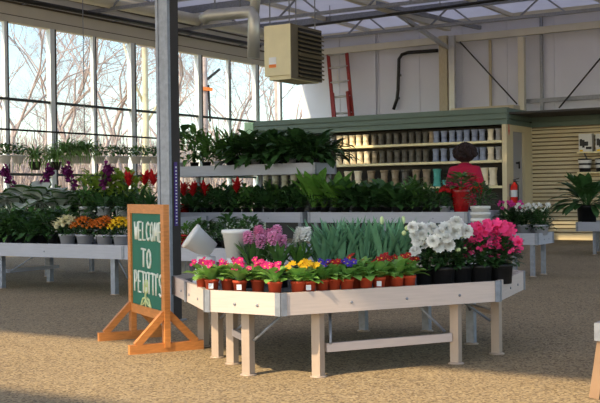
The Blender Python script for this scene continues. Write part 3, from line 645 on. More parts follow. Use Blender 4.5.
for i, (px, ins, lab, x0_, x1_) in enumerate([(480, .14, 'pink azalea touching the white azaleas', 464, 492), (501, .14, 'pink azalea at the end corner of the octagonal bench', 488, 521), (496, .32, 'pink azalea standing behind the other two pink ones', 476, 508)]):
    p = row_at(px, ins); t = thing('potted_azalea', lab, 'azalea', (p.x, p.y, deckz), 0, 'pink azaleas on the octagonal bench')
    dd_ = (Vector(t.location)-CAM).dot(fw); put('pot', BP, t); put('foliage', BG[i], t)
    for k in range(34 if i < 2 else 26):
        fx = rnd.uniform(x0_, x1_); u = rnd.random(); top = 227-8*sin(pi*(fx-462)/60) if i < 2 else 224; fy = top+4+u*u*(24 if i < 2 else 12)
        at_bloom(t, PB[k % 2], fx, fy, dd_+rnd.uniform(-.11, .05), sc=rnd.uniform(.65, 1.05))
    for k in range(5): at_bloom(t, PB[0], rnd.uniform(x0_, x1_-6), rnd.uniform(248, 258), dd_-.1, sc=.45)

# ------------------------------------------------------------------ foliage plants on the benches
def caladium(seed):
    b = MB(); q = random.Random(seed)
    for k in range(11):
        az = 2*pi*k*.381966+q.uniform(-.2, .2); f_ = q.uniform(.8, 1.1); e = q.uniform(.6, 1.35); dr = 1.1*q.uniform(.7, 1.3)
        b.leaf((.03*cos(az), .03*sin(az), .08), az, e, .38*f_, .2*f_, dr, 7, .25, .6, 0, .35)
        b.leaf((.03*cos(az)-.006*cos(az), .03*sin(az)-.006*sin(az), .092), az, e, .37*f_, .175*f_, dr, 7, .25, .6, 1, .37)
        b.leaf((.03*cos(az)+.006*cos(az), .03*sin(az)+.006*sin(az), .068), az, e, .37*f_, .175*f_, dr, 7, .25, .6, 1, .37)
    return b
LB = {'peace': [rosette(62, .4, .085, (.25, 1.5), 1.3, .06, .04, .6, s, stem=.4, segs=6, jz=.05).mesh('foliage', M_leafd) for s in (11, 12, 13)],
 'mid': [bush(130, .2, .42, .14, .055, s, .06, 1.2, 8).mesh('foliage', [M_leaf, M_leafd]) for s in (21, 22, 23)],
 'spiky': [rosette(50, .36, .03, (.3, 1.5), 1.1, .06, .02, .4, s, jz=.14, fold=.3).mesh('foliage', M_leaf) for s in (31, 32)],
 'tall': [rosette(17, .52, .13, (.85, 1.5), .7, .06, .03, .6, s, stem=.25, segs=7, jz=.05).mesh('foliage', M_leafb) for s in (41, 42)],
 'talld': [rosette(46, .44, .105, (.35, 1.5), 1.0, .06, .04, .6, s, stem=.3, segs=6, jz=.06).mesh('foliage', M_leafd) for s in (51, 52, 53)],
 'small': [bush(150, .17, .26, .075, .04, s, .06, 1.2, 6).mesh('foliage', [M_leafd, M_leafd]) for s in (61, 62, 63)],
 'smallb': [bush(170, .16, .28, .065, .03, s, .05, 1.2, 6).mesh('foliage', [M_leafb, M_leaf]) for s in (71, 72)],
 'fiddle': [rosette(7, .2, .13, (.5, 1.3), .6, .22, .02, .6, 81, stem=.2, jz=.12).mesh('foliage', M_leafd)],
 'cal': [caladium(s).mesh('foliage', [M_leaf, M_cal]) for s in (91, 92)],
 'spider': [rosette(90, .36, .02, (.3, 1.5), 2.2, .12, .02, .4, s, segs=7).mesh('foliage', M_spider) for s in (95, 96)],
 'ivy': [bush(90, .14, .14, .06, .04, s, .1, 1.6, 4).mesh('foliage', [M_leaf, M_leaf]) for s in (97, 98)],
 'strap': [rosette(34, .42, .038, (.3, 1.45), 1.2, .08, .02, .45, s, segs=6).mesh('foliage', M_leafd) for s in (99, 100)],
 'brom': [rosette(26, .26, .05, (.1, 1.2), 1.2, .08, .02, .45, s).mesh('foliage', M_leafd) for s in (101, 102)],
 'lime': [bush(110, .18, .3, .08, .04, s, .06, 1.2, 6).mesh('foliage', [M_yleaf, M_leaf]) for s in (103,)]}
bf = rosette(24, .14, .05, (.9, 1.5), .7, .2, .01, .5, 110, jz=.1).mesh('flower_spike', M_bro)
GP = potmesh(.07, .1, M_greypot); DP = potmesh(.07, .09, M_black); FP = potmesh(.085, .15, M_foil); WP = potmesh(.095, .17, M_white)
cnt = 0
def plant(name, label, cat, pos, leaf, pot=DP, sc=1., group=None, extra=(), lk=None):
    global cnt; cnt += 1
    t = thing(name, label, cat, pos, cnt*2.39, group); put('pot', pot, t)
    L_ = LB[leaf]; put('foliage', L_[(cnt if lk is None else lk) % len(L_)], t, sc=sc)
    for (nm, me, lo, s_) in extra: put(nm, me, t, lo, (0, 0, cnt), s_)
    return t
def Zp(px, Y, z): p = onY(px, 200, Y); return Vector((p.x, Y, z))
# raised tier
dz = ZU-.03
UP = [(182, 'fiddle', 1), (195, 'mid', .85), (207, 'spiky', .85), (219, 'spiky', .85), (231, 'spiky', .95), (244, 'peace', 1.02), (256, 'peace', 1.05), (268, 'peace', 1.02), (280, 'peace', 1), (292, 'peace', 1.02), (304, 'peace', .95), (316, 'peace', .85)]
kind = {'fiddle': 'broad-leaved', 'mid': 'mid-green', 'spiky': 'spiky', 'peace': 'dark leafy'}
for i, (px, k, s_) in enumerate(UP):
    plant('potted_houseplant', '%s houseplant, %s from the steel post on the raised tier' % (kind[k], ORD[i]), 'houseplant', Zp(px, YU+.12, dz), k, GP if i % 3 == 0 else DP, s_*(1.22 if k == 'peace' else 1.5), 'houseplants along the raised tier')
for i, px in enumerate((250, 262, 274, 287, 300, 312, 324)):
    plant('potted_houseplant', 'dark leafy houseplant, %s in the rear row of the raised tier' % ORD[i], 'houseplant', Zp(px, yu1-.13, dz), 'peace', DP, 1.32-.02*i, 'rear row on the raised tier')
# below the tier: red bromeliads then dark foliage
dz = ZM-.03
for i, px in enumerate((184, 193, 205)):
    plant('potted_bromeliad', 'red bromeliad, %s from the steel post under the raised tier' % ORD[i], 'bromeliad', Zp(px, YM+.2, dz), 'brom', FP if i == 0 else DP, 1.1, 'red bromeliads under the raised tier', [('flower_spike', bf, (0, 0, .04), 1.05)])
plant('potted_bromeliad', 'red bromeliad standing alone among dark foliage under the raised tier', 'bromeliad', Zp(237, YM+.25, dz), 'brom', DP, 1.1, None, [('flower_spike', bf, (0, 0, .08), 1.05)])
for i, px in enumerate((216, 226, 247, 257, 268, 279, 290, 300)):
    plant('potted_houseplant', 'dark green bushy plant, %s from the post under the raised tier' % ORD[i], 'houseplant', Zp(px, YM+.22+.1*(i % 2), dz), ('small', 'talld', 'mid')[i % 3], DP, (1.2, .75, .8)[i % 3], 'foliage under the raised tier')
for i, px in enumerate((188, 199, 211, 223, 234, 246, 258, 270, 282, 294)):
    plant('potted_houseplant', 'dark plant, %s from the post at the back of the lower tier' % ORD[i], 'houseplant', Zp(px, YM+.78, dz), ('talld', 'mid')[i % 2], DP, .92, 'rear row under the raised tier')
# bench B
BBs = [(314, 'tall', 1.05), (324, 'tall', .95), (335, 'tall', .95), (345, 'talld', 1.0), (356, 'talld', .95), (366, 'talld', .95), (376, 'talld', .9), (387, 'talld', 1), (397, 'talld', .85), (407, 'mid', .8), (417, 'mid', .75), (427, 'mid', .75), (437, 'small', 1.1)]
for i, (px, k, s_) in enumerate(BBs):
    plant('potted_houseplant', '%s plant, %s from the tiered bench' % ({'tall': 'tall bright-leaved', 'talld': 'tall dark-leaved', 'mid': 'bushy dark', 'small': 'low bushy'}[k], ORD[i]), 'houseplant', Zp(px, YM+.2+.12*(i % 2), dz), k, DP, s_, 'foliage plants before the planter shelves')
for i, px in enumerate((322, 340, 358, 378, 398, 415)):
    plant('potted_houseplant', 'dark foliage plant, %s in the rear row before the planter shelves' % ORD[i], 'houseplant', Zp(px, YM+.72, dz), ('talld', 'mid')[i % 2], DP, (.9, .95)[i % 2], 'rear foliage row before the planter shelves')
rfl = MB()
for k in range(14):
    a = k*2.4; r_ = .1*sqrt(k/14); pm = petal5(.035, cup=.3); rm = Matrix.Rotation(.9, 3, Vector((cos(a+1.57), sin(a+1.57), 0))) @ Matrix.Rotation(a, 3, 'Z'); rfl.add([rm @ v+Vector((r_*cos(a), r_*sin(a), .05-r_*.5)) for v in pm.v], pm.f)
rfl = rfl.mesh('blossoms', M_bro)
plant('potted_poinsettia', 'red-flowered plant in white foil pot beside the large red pot', 'poinsettia', Zp(445, YM+.2, dz), 'small', GP, .9, None, [('blossoms', rfl, (0, 0, .28), 1)])
# large red glossy pot and plant at the bench end
p = Zp(461, YM+.3, dz)
t = thing('potted_plant', 'green plant in a tall shiny red foil pot in front of the person', 'plant', p)
b = MB(); b.lathe([(.085, 0), (.1, .12), (.12, .26), (.135, .33), (.115, .33), (.1, .2)], 18); put('pot', b.mesh('pot', M_foil), t); put('foliage', LB['mid'][0], t, (0, 0, .27)).scale = (1.05, 1.05, .5)
# nested stack of white pots standing on the floor at the bench end
sp_ = onZ(487, 270, 0); sp_ = Vector((-4.66, 11.5, 0))
sm = MB(); sm.lathe([(.085, 0), (.107, .13), (.118, .13), (.118, .165), (.108, .165), (.075, .03)], 24); smm = sm.mesh('planter', M_white)
for i in range(10):
    o = bpy.data.objects.new('white_pot', smm); C.objects.link(o); o.location = (sp_.x, sp_.y, .072*i); tag(o, 'white pot nested in the floor stack by the long bench end, %s from the top' % ORD[10-i], 'pot', 'nested white pots')
LB['small_top'] = LB['small']
t = plant('potted_poinsettia', 'red-flowered plant in the topmost white pot of the nested stack', 'poinsettia', (sp_.x, sp_.y, .72), 'small', smm, 1.1, None, [('blossoms', rfl, (.03, 0, .36), .9)])
for c_ in t.children:
    if c_.name.startswith('foliage'): c_.location.z = .1
# cyclamen bench
cyw = MB(); q = random.Random(5)
for k in range(13):
    x, y = q.uniform(-.12, .12), q.uniform(-.1, .1); zf = q.uniform(.24, .33); cyw.tube([(x*.4, y*.4, .1), (x, y, zf)], .004, 4, 1)
    for j in range(4): cyw.leaf((x, y, zf), j*1.57+k, q.uniform(.6, 1.4), .05, .036, -.3, 3, .2, .6)
cw_ = cyw.mesh('blossoms', [M_wht, M_leafd]); cp_ = cyw.mesh('blossoms', [M_cyc, M_leafd])
for i, (px, me, lab) in enumerate([(507, cp_, 'pink cyclamen nearest the stacked white pots'), (514, cp_, 'second pink cyclamen, beside the white ones'), (524, cw_, 'white cyclamen beside the pink ones'), (532, cp_, 'pink cyclamen between two white ones near the bench end'), (541, cw_, 'white cyclamen at the outer end of its bench')]):
    plant('potted_cyclamen', lab, 'cyclamen', Zp(px, rc.y+.25+.15*(i % 2), ZL-.03), 'small', WPs, 1.08, 'cyclamen near the office door', [('blossoms', me, (0, 0, .03 + (.0 if me is cw_ else .03)), 1 if i != 3 else .6)])
# big dark plant
p = onY(587, 221, r2.y+.35); t = thing('potted_houseplant', 'large dark glossy plant in a black pot below the wall shelf', 'houseplant', (p.x, r2.y+.35, ZL-.03))
b = MB(); put('pot', potmesh(.17, .3, M_black, taper=.85), t); put('foliage', rosette(90, .62, .15, (.05, 1.5), 1.1, .26, .05, .6, 140, stem=.25, segs=7, jz=.1).mesh('foliage', M_leafd), t)
# small bench C foliage
for i, (px, k, Y, s_, pot_) in enumerate([(186, 'smallb', 8.5, 1.15, FP), (198, 'mid', 8.9, .8, DP), (207, 'small', 8.5, 1.3, DP), (217, 'smallb', 9.0, 1.0, DP), (227, 'small', 8.5, 1.55, DP), (238, 'strap', 9.0, .8, DP), (249, 'small', 8.5, 1.5, DP)]):
    plant('potted_houseplant', '%s plant, %s from the steel post on the small bench' % ({'smallb': 'light green bushy', 'mid': 'mid-green leafy', 'small': 'dark bushy', 'strap': 'strappy'}[k], ORD[i]), 'houseplant', Zp(px, Y, ZL-.03), k, pot_, s_*.74, 'plants on the small bench by the post')

# ------------------------------------------------------------------ left benches
dz = ZL-.03
def heads(m_, n, rx, h, r_, seed):
    b = MB(); q = random.Random(seed)
    for k in range(n):
        a = k*2.4; f_ = sqrt(k/n); p_ = Vector((rx*f_*cos(a), rx*f_*sin(a), h*(1-.35*f_*f_)+q.uniform(-.01, .01)))
        for j in range(7): b.leaf(p_, j*.9+k, .35, r_, r_*.6, -.3, 2, .2, .6)
        b.ball(p_, r_*.35, 0, 6, 4)
    return b
mumleaf = bush(90, .15, .2, .06, .03, 150, .09, 1.2, 6).mesh('foliage', [M_leafd, M_leafd]); LB['mum'] = [mumleaf]
for i, (px, col, lab) in enumerate([(67, M_crm, 'cream-flowered plant in a grey bowl at the start of the mums'), (84, M_org, 'orange mum beside the cream-flowered plant'), (104, M_org, 'orange mum beside the yellow mum'), (121, M_eye, 'yellow mum half hidden behind the chalkboard sign')]):
    me = heads(col, 42 if i else 20, .15, .31, .045 if i else .075, i).mesh('blossoms', col)
    plant('potted_mum', lab, 'mum', Zp(px, 8.62, dz), 'mum', WPs, 1.05, 'mums on the long grey bench', [('blossoms', me, (0, 0, 0), 1)])
for i in range(9):
    px = 78-11.2*(i+2.2) if i < 7 else 0
    plant('potted_houseplant', 'dark bushy plant, %s from the cream-flowered one along the front edge' % ORD[i], 'houseplant', Zp(52-10.5*i, 8.66+.1*(i % 2), dz), ('small', 'mid', 'peace')[i % 3], BPs, (1.35, .85, .8)[i % 3], 'dark plants along the front of the long bench')
for i in range(8):
    plant('potted_houseplant', 'dark leafy plant, %s from the mums in the rear row' % ORD[i], 'houseplant', Zp(60-10.5*i, 9.15, dz), ('mid', 'peace', 'talld')[i % 3], BPs, (.9, .85, .75)[i % 3], 'dark plants in the rear row of the long bench')
for i in range(4):
    plant('potted_houseplant', 'low dark plant, %s from the cream-flowered one behind the mums' % ORD[i], 'houseplant', Zp(72+14*i, 9.2, dz), 'small', BPs, 1.1, 'low dark plants behind the mums')
# rear raised bench: white pots, orchids, caladium, bromeliads
dz = .75
for i, (px, k, s_) in enumerate([(86, 'mid', .9), (104, 'talld', .8), (122, 'strap', 1.05), (140, 'strap', 1.1), (152, 'strap', 1.0)]):
    plant('potted_houseplant', '%s plant in white pot, %s along the raised rear bench' % ({'mid': 'mid-green', 'talld': 'dark-leaved', 'strap': 'strap-leaved'}[k], ORD[i]), 'houseplant', Zp(px, 10.15, dz), k, WP, s_, 'white-potted plants on the raised rear bench')
for i, (px, s_) in enumerate([(52, 1.05), (40, 1.05), (27, 1.0), (62, .8), (12, .8)]):
    plant('potted_caladium', 'white-leaved caladium, %s on the raised rear bench' % ('nearest the white pots,second from the white pots,third from the white pots,smallest and closest to the pots,farthest from the pots'.split(',')[[3, 0, 1, 2, 4].index(i) if False else i]), 'caladium', Zp(px, 10.2, dz), 'cal', DP, s_*1.35, 'caladiums on the raised rear bench')
for i in range(8):
    plant('potted_houseplant', 'dark plant, %s from the post at the back of the raised bench' % ORD[i], 'houseplant', Zp(124-17*i, 10.7, dz), ('mid', 'talld')[i % 2], DP, .9, 'dark plants at the back of the raised bench')
orc = MB(); q = random.Random(9)
orc.tube([(0, 0, .1), (.01, 0, .4), (.05, 0, .62), (.12, 0, .72)], .006, 5, 1)
for k in range(14):
    f_ = k/13; c = Vector((0, 0, .5)).lerp(Vector((.13, 0, .72)), f_)+Vector((q.uniform(-.05, .05), q.uniform(-.05, .05), q.uniform(-.04, .04)))
    for j in range(8): orc.leaf(c, j*.785+k, q.uniform(-1.2, 1.4), .065, .06, .4, 3, .1, .6)
orc = orc.mesh('flower_spray', [M_orc, M_leafd])
for i, (px, lab) in enumerate([(14, 'purple orchid farthest from the chalkboard sign'), (42, 'purple orchid above the caladium leaves'), (74, 'purple orchid in the gap between hanging baskets'), (104, 'purple orchid with tall spray near the red bromeliads')]):
    t = plant('potted_orchid', lab, 'orchid', Zp(px, 10.45, dz), 'strap', DP, .8, 'purple orchids on the raised bench', [('flower_spray', orc, (0, 0, -.05), 1.05)])
for i, px in enumerate((129, 146, 153)):
    plant('potted_bromeliad', 'red bromeliad, %s behind the chalkboard sign' % ('first and farthest from the post', 'second from the post', 'nearest the post')[i], 'bromeliad', Zp(px, 10.45, dz), 'strap', DP, 1.0, 'red bromeliads on the raised bench', [('flower_spike', bf, (0, 0, .22), 1.0)])

# hanging rail with baskets near the windows
XH = -14.2; zr = onX(60, 132.5, XH).z
t = thing('hanging_rail', 'thin dark double rail carrying hanging baskets before the windows', 'rail', (XH, 18, 0)); og = t.location
ya, yb = onX(-25, 130, XH).y, onX(172, 138, XH).y
for dx in (-.06, .06): b = MB(); b.tube([(XH+dx, ya, zr), (XH+dx, yb, zr)], .014, 6); b.build('rail_pipe', M_pipe, t, og)
for y in (ya+.3, (ya+yb)/2, yb-.2):
    b = MB(); b.tube([(XH-.06, y, zr), (XH+.06, y, zr)], .012, 6); b.tube([(XH, y, zr), (XH, y, ZC)], .008, 5); b.build('hanger_rod', M_galv, t, og)
HP = MB(); HP.lathe([(.08, 0), (.115, .13), (.125, .13), (.125, .15), (.11, .15), (.08, .04)], 18); HPw = HP.mesh('pot', M_white); HPd = HP.mesh('pot', M_black)
HB = [(5, 'ivy', 0), (18, 'ivy', 0), (35, 'spider', 1), (55, 'spider', 1), (66, 'spider', 0), (75, 'spider', 0), (86, 'spider', 0), (99, 'ivy', 0), (113, 'ivy', 0), (123.5, 'ivy', 0), (136, 'ivy', 0), (146, 'ivy', 0), (155, 'ivy', 0)]
for i, (px, k, dk) in enumerate(HB):
    y = onX(px, 158, XH).y; zb_ = onX(px, 163.5 if not dk else 170, XH).z
    t = thing('hanging_basket', '%s basket with %s, %s from the picture edge on the rail' % ('dark' if dk else 'white', 'trailing ivy' if k == 'ivy' else 'arching spider plant', ORD[i]), 'hanging basket', (XH, y, zb_), i*1.9, 'hanging baskets on the rail')
    put('pot', HPd if dk else HPw, t); put('foliage', LB[k][i % 2], t, (0, 0, .02), sc=1.5 if k == 'spider' else 1.45)
    b = MB(); hgt = zr-zb_
    for s_ in (-1, 1): b.tube([(s_*.115, 0, .14), (0, 0, hgt-.1)], .004, 4)
    b.tube([(0, 0, hgt-.1), (0, 0, hgt-.02), (.0, 0, hgt)], .005, 4); put('hanger', b.mesh('hanger', M_pipe if dk else M_white), t)
# yellow-green plants seen below the baskets
for i, px in enumerate((92, 106, 118, 131)):
    plant('potted_houseplant', 'yellow-green backlit plant, %s below the ivy baskets' % ORD[i], 'houseplant', Zp(px, 10.72, dz), 'lime', DP, 1.9, 'yellow-green plants below the baskets')

# ------------------------------------------------------------------ planter shelves
ZS = [2.105, 1.70, 1.17]
for z, n_ in zip(ZS, ('topmost', 'middle', 'lowest')):
    b = MB(); b.b2((XL+.02, YS-.02, z-.05), (XC-.1, YS+.45, z)); o = b.build('wall_shelf', M_shelf); tag(o, '%s long cream shelf of planters under the green header' % n_, 'shelf', 'planter shelves')
b = MB(); b.b2((XL+.02, YS-.02, .55), (XC-.1, YS+.45, .6)); tag(b.build('wall_shelf', M_shelf), 'bottom cream shelf hidden behind the bench plants', 'shelf', 'planter shelves')
cols = {'cream': (240, 226, 196), 'stone': (94, 89, 78), 'tan': (150, 132, 106), 'blue': (142, 150, 172), 'grey': (166, 164, 164), 'teal': (84, 170, 158), 'olive': (150, 146, 120)}
PMs = {}
for c, v in cols.items(): PMs[c] = mat('planter_'+c, srgb(*v), .45, .18 if c in ('stone', 'blue', 'tan', 'olive') else .05, 9, rand=.06)
SHP = {}
def shelfpot(c, r, h):
    key = (c, round(r, 3), round(h, 3))
    if key not in SHP:
        b = MB(); b.lathe([(r*.84, 0), (r*.86, h*.07), (r*.78, h*.12), (r*.9, h*.72), (r*.92, h*.76), (r, h*.78), (r, h), (r*.88, h), (r*.6, h*.3)], 14); SHP[key] = b.mesh('planter', PMs[c])
    return SHP[key]
rows = [
 (0, .125, .072, [(312, 'grey'), (319, 'grey'), (326, 'grey'), (333, 'grey'), (339.5, 'cream'), (346, 'cream'), (352.5, 'cream'), (359, 'cream'), (366, 'cream'), (374.5, 'stone'), (381.5, 'stone'), (389.5, 'stone'), (397, 'stone'), (405, 'stone'), (412, 'stone'), (419, 'stone'), (426, 'stone'), (432, 'tan'), (436.8, 'blue'), (444.5, 'blue'), (452.5, 'blue'), (460, 'blue'), (467, 'blue'), (475, 'blue'), (482.5, 'blue'), (491, 'cream'), (499, 'grey')]),
 (1, .14, .075, [(339, 'cream'), (346, 'cream'), (353, 'cream'), (360, 'cream'), (367, 'cream'), (375, 'stone'), (382.5, 'stone'), (390, 'stone'), (397.5, 'stone'), (405, 'stone'), (412, 'stone'), (419, 'stone'), (426, 'stone'), (436, 'blue'), (444, 'blue'), (453, 'blue'), (476, 'blue'), (483, 'blue'), (491, 'cream'), (499, 'grey')]),
 (2, .19, .092, [(265, 'olive'), (275, 'olive'), (284.5, 'olive'), (293.5, 'olive'), (303, 'olive'), (311, 'olive'), (348, 'cream'), (358, 'cream'), (371, 'tan'), (384, 'tan'), (395, 'tan'), (405, 'stone'), (416, 'tan'), (426.5, 'tan'), (437, 'teal'), (484.5, 'cream'), (493, 'cream')])]
cname = {'cream': 'cream', 'stone': 'stone-brown', 'tan': 'tan', 'blue': 'blue-grey', 'grey': 'grey', 'teal': 'teal', 'olive': 'olive-grey'}
sn_ = ('top', 'middle', 'lowest')
for s_, h_, r_, lst in rows:
    for i, (px, c) in enumerate(reversed(lst)):
        x = onY(px, 160, YS+.14).x
        for lv in (0, 1):
            o = bpy.data.objects.new('planter', shelfpot(c, r_, h_)); C.objects.link(o)
            o.location = (x, YS+.14, ZS[s_]+h_); 
            if lv == 0: o.rotation_euler = (pi, 0, 0)
            tag(o, '%s planter, %s pair from the door on the %s shelf, %s' % (cname[c], ORD[i], sn_[s_], 'upturned below' if lv == 0 else 'upright above'), 'planter', 'planters on the %s shelf' % sn_[s_])
o = bpy.data.objects.new('planter', shelfpot('teal', .075, .14)); C.objects.link(o); o.location = (onY(445.5, 180, YS+.14).x, YS+.14, ZS[2]); tag(o, 'small teal planter standing alone beside the tall teal pair', 'planter', 'planters on the lowest shelf')

# ------------------------------------------------------------------ office door side: extinguisher, arrow sign, wall shelf
p = onX(514.5, 192, XC+.1); 
t = thing('fire_extinguisher', 'red fire extinguisher hanging beside the office door', 'fire extinguisher', (XC+.1, p.y, p.z-.28))
b = MB(); b.lathe([(.075, 0), (.085, .02), (.085, .36), (.07, .42), (.03, .46), (.03, .48)], 18, cap1=True); b.build('cylinder', M_ext, t)
b = MB(); b.tube([(0, 0, .47), (0, 0, .52)], .025, 8); b.bar((-.02, .0, .53), (.1, 0, .56), .03, .02); b.bar((-.02, 0, .5), (.09, 0, .49), .03, .015); b.build('valve', M_pipe, t)
b = MB(); b.tube([(.02, -.02, .5), (.1, -.06, .42), (.1, -.06, .2), (.095, -.05, .1)], .014, 6); b.build('hose', M_pipe, t)
b = MB(); b.lathe([(.0865, .18), (.0865, .32)], 18, cap0=False); b.build('label_band', M_tag, t)
b = MB(); b.b2((-.1, -.03, .2), (-.08, .03, .45)); b.build('wall_bracket', M_galv, t)
a = onX(508.5, 121, XC); c = onX(508.5, 138, XC); yy = a.y
b = MB(); b.b2((XC+.001, yy-.05, c.z+.12), (XC+.006, yy+.05, a.z)); o = b.build('arrow_sign', M_cream); tag(o, 'small sign with a red down arrow on the cream corner post', 'sign')
b = MB(); b.b2((XC+.006, yy-.02, c.z+.15), (XC+.009, yy+.02, a.z-.02)); b.add([(XC+.008, yy-.045, c.z+.17), (XC+.008, yy+.045, c.z+.17), (XC+.008, yy, c.z+.03)], [(0, 1, 2)]); b.build('arrow', M_ext, o)
WY = YR+.01
za = onY(590, 151.5, WY-.3).z; xa = onY(577, 151, WY-.3).x
t = thing('display_shelf', 'cream wall shelf with a white boxed item on the slatted wall', 'shelf', (xa, WY-.15, za)); og = t.location
b = MB(); b.b2((xa, WY-.32, za-.03), (xa+1.6, WY-.004, za)); b.build('board', M_shelf, t, og)
for x in (xa+.15, xa+1.4): b = MB(); b.bar((x, WY-.02, za-.2), (x, WY-.28, za-.04), .02, .025); b.build('bracket', M_galv, t, og)
xs = [(578.5, 592), (595.5, 609)]
for i, (u0, u1_) in enumerate(xs):
    a = onY(u0, 134, WY-.3); c = onY(u1_, 150.5, WY-.3)
    b = MB(); b.b2((a.x, WY-.3, za+.002), (c.x, WY-.12, a.z)); o = b.build('white_box', M_white, None, ((a.x+c.x)/2, WY-.2, za)); tag(o, 'white box with black %s on the wall shelf' % ('bottle shapes, nearest the door' if i == 0 else 'bottle shapes, cut by the picture edge'), 'box', 'boxes on the wall shelf')
    b = MB()
    for fx, wd, z0_, z1_ in ((.18, .05, .1, .26), (.36, .05, .06, .24), (.56, .09, .1, .2), (.76, .12, .02, .08)):
        x = a.x+(c.x-a.x)*fx; b.b2((x-wd/2, WY-.304, za+.03+z0_*.9), (x+wd/2, WY-.3, za+.03+z1_*.9))
    b.build('printed_mark', M_black, o, o.location)
    b = MB(); b.b2((a.x+.02, WY-.304, za+.005), (a.x+.09, WY-.3, za+.04)); b.build('yellow_tab', M_eye, o, o.location)
zl = onY(585, 172, WY-.3).z
b = MB(); b.b2((xa, WY-.32, zl-.03), (xa+1.6, WY-.004, zl)); o = b.build('display_shelf', M_shelf); tag(o, 'lower wall shelf carrying black pots with white bands', 'shelf')
for i, px in enumerate((585, 602)):
    x = onY(px, 165, WY-.16).x; hh = onY(585, 158.5, WY-.3).z-zl
    b = MB(); r_ = .14; b.lathe([(r_*.8, 0), (r_, hh), (r_*.9, hh), (r_*.75, .03)], 20)
    o = b.build('black_pot', M_black); o.location = (x, WY-.165, zl); tag(o, 'black pot with two white bands, %s' % ('nearer the office door' if i == 0 else 'cut by the picture edge'), 'pot', 'banded pots on the wall shelf')
    for f0, f1 in ((.3, .52), (.66, .9)): b = MB(); b.lathe([(r_*(.8+.2*f0)+.003, hh*f0), (r_*(.8+.2*f1)+.003, hh*f1)], 20, cap0=False); b.build('band', M_white, o)

# ------------------------------------------------------------------ person (seen from behind)
def skin(name, joints, bones, m_, parent=None, lv=2, root=0):
    me = bpy.data.meshes.new(name); bm = bmesh.new(); sl = bm.verts.layers.skin.verify()
    vs = []
    for i, (p_, r_) in enumerate(joints):
        v = bm.verts.new(p_); v[sl].radius = r_ if isinstance(r_, tuple) else (r_, r_); v[sl].use_root = (i == root); vs.append(v)
    for a, c in bones: bm.edges.new((vs[a], vs[c]))
    bm.to_mesh(me); bm.free(); me.materials.append(m_)
    o = bpy.data.objects.new(name, me); C.objects.link(o)
    md = o.modifiers.new('Skin', 'SKIN'); md.use_smooth_shade = True; md.use_x_symmetry = False; o.modifiers.new('Subdivision', 'SUBSURF').levels = lv; o.modifiers[-1].render_levels = lv
    if parent: o.parent = parent
    return o
pd = 14.6; pp_ = onD(465, 190, pd); pp_.z = 0
# local frame: +y = facing direction (towards the shelves), x = right
J_ = [((0, 0, .95), (.15, .11)), ((0, .0, 1.15), (.14, .1)), ((0, .01, 1.35), (.17, .11)), ((0, .02, 1.47), (.07, .07)), ((0, .04, 1.55), (.055, .055)), ((0, .06, 1.63), (.09, .1)), ((0, .065, 1.7), (.07, .085)),
 ((-.19, .0, 1.4), .065), ((-.25, .02, 1.14), .05), ((-.19, .22, 1.02), .038), ((.19, .0, 1.4), .065), ((.25, .02, 1.14), .05), ((.2, .23, 1.05), .038),
 ((-.1, 0, .88), .09), ((-.11, .02, .48), .06), ((-.11, -.02, .08), .042), ((-.12, .12, .04), .035), ((.1, 0, .88), .09), ((.11, .02, .48), .06), ((.11, -.02, .08), .042), ((.12, .12, .04), .035),
 ((-.17, .3, 1.0), (.035, .02)), ((.18, .31, 1.03), (.035, .02))]
Bn = [(0, 1), (1, 2), (2, 3), (3, 4), (4, 5), (5, 6), (2, 7), (7, 8), (8, 9), (2, 10), (10, 11), (11, 12), (0, 13), (13, 14), (14, 15), (15, 16), (0, 17), (17, 18), (18, 19), (19, 20), (9, 21), (12, 22)]
hand = []
n0 = len(J_)
for s_, w in ((-1, 21), (1, 22)):
    base = Vector(J_[w][0])
    for k, (dx, ln) in enumerate(((-.027, .055), (-.009, .068), (.009, .064), (.027, .05))):
        J_.append((tuple(base+Vector((dx, .045, -.004))), .0095)); J_.append((tuple(base+Vector((dx*1.2, .045+ln*.6, -.012))), .0085)); J_.append((tuple(base+Vector((dx*1.25, .045+ln, -.035))), .0075))
        i0 = len(J_)-3; Bn += [(w, i0), (i0, i0+1), (i0+1, i0+2)]
    J_.append((tuple(base+Vector((-s_*.04, .02, -.01))), .01)); J_.append((tuple(base+Vector((-s_*.055, .055, -.02))), .009)); Bn += [(w, len(J_)-2), (len(J_)-2, len(J_)-1)]
person = skin('person', J_, Bn, M_skin); person.location = pp_; person.scale = (.97, .97, .955); person.rotation_euler = (0, 0, T-.35)
tag(person, 'person with dark hair in a magenta-red coat facing the planter shelves', 'person')
K_ = [((0, -.01, .72), (.2, .16)), ((0, -.01, .95), (.18, .145)), ((0, -.01, 1.15), (.175, .135)), ((0, 0, 1.35), (.185, .135)), ((0, .015, 1.48), (.11, .09)), ((0, .02, 1.53), (.08, .07)),
 ((-.17, .0, 1.39), .098), ((-.21, .0, 1.15), .085), ((-.2, .17, 1.035), .06), ((.17, .0, 1.39), .098), ((.21, .0, 1.15), .085), ((.21, .18, 1.06), .06)]
skin('coat', K_, [(0, 1), (1, 2), (2, 3), (3, 4), (4, 5), (3, 6), (6, 7), (7, 8), (3, 9), (9, 10), (10, 11)], M_coat, person, root=1)
skin('trousers', [((0, 0, .9), (.17, .13)), ((-.1, 0, .82), .11), ((-.11, .02, .48), .08), ((-.11, -.01, .1), .065), ((.1, 0, .82), .11), ((.11, .02, .48), .08), ((.11, -.01, .1), .065)], [(0, 1), (1, 2), (2, 3), (0, 4), (4, 5), (5, 6)], M_trou, person)
b = MB(); q = random.Random(3)
b.ball((0, .025, 1.66), .155, 0, 20, 14, (1.02, .85, .86))
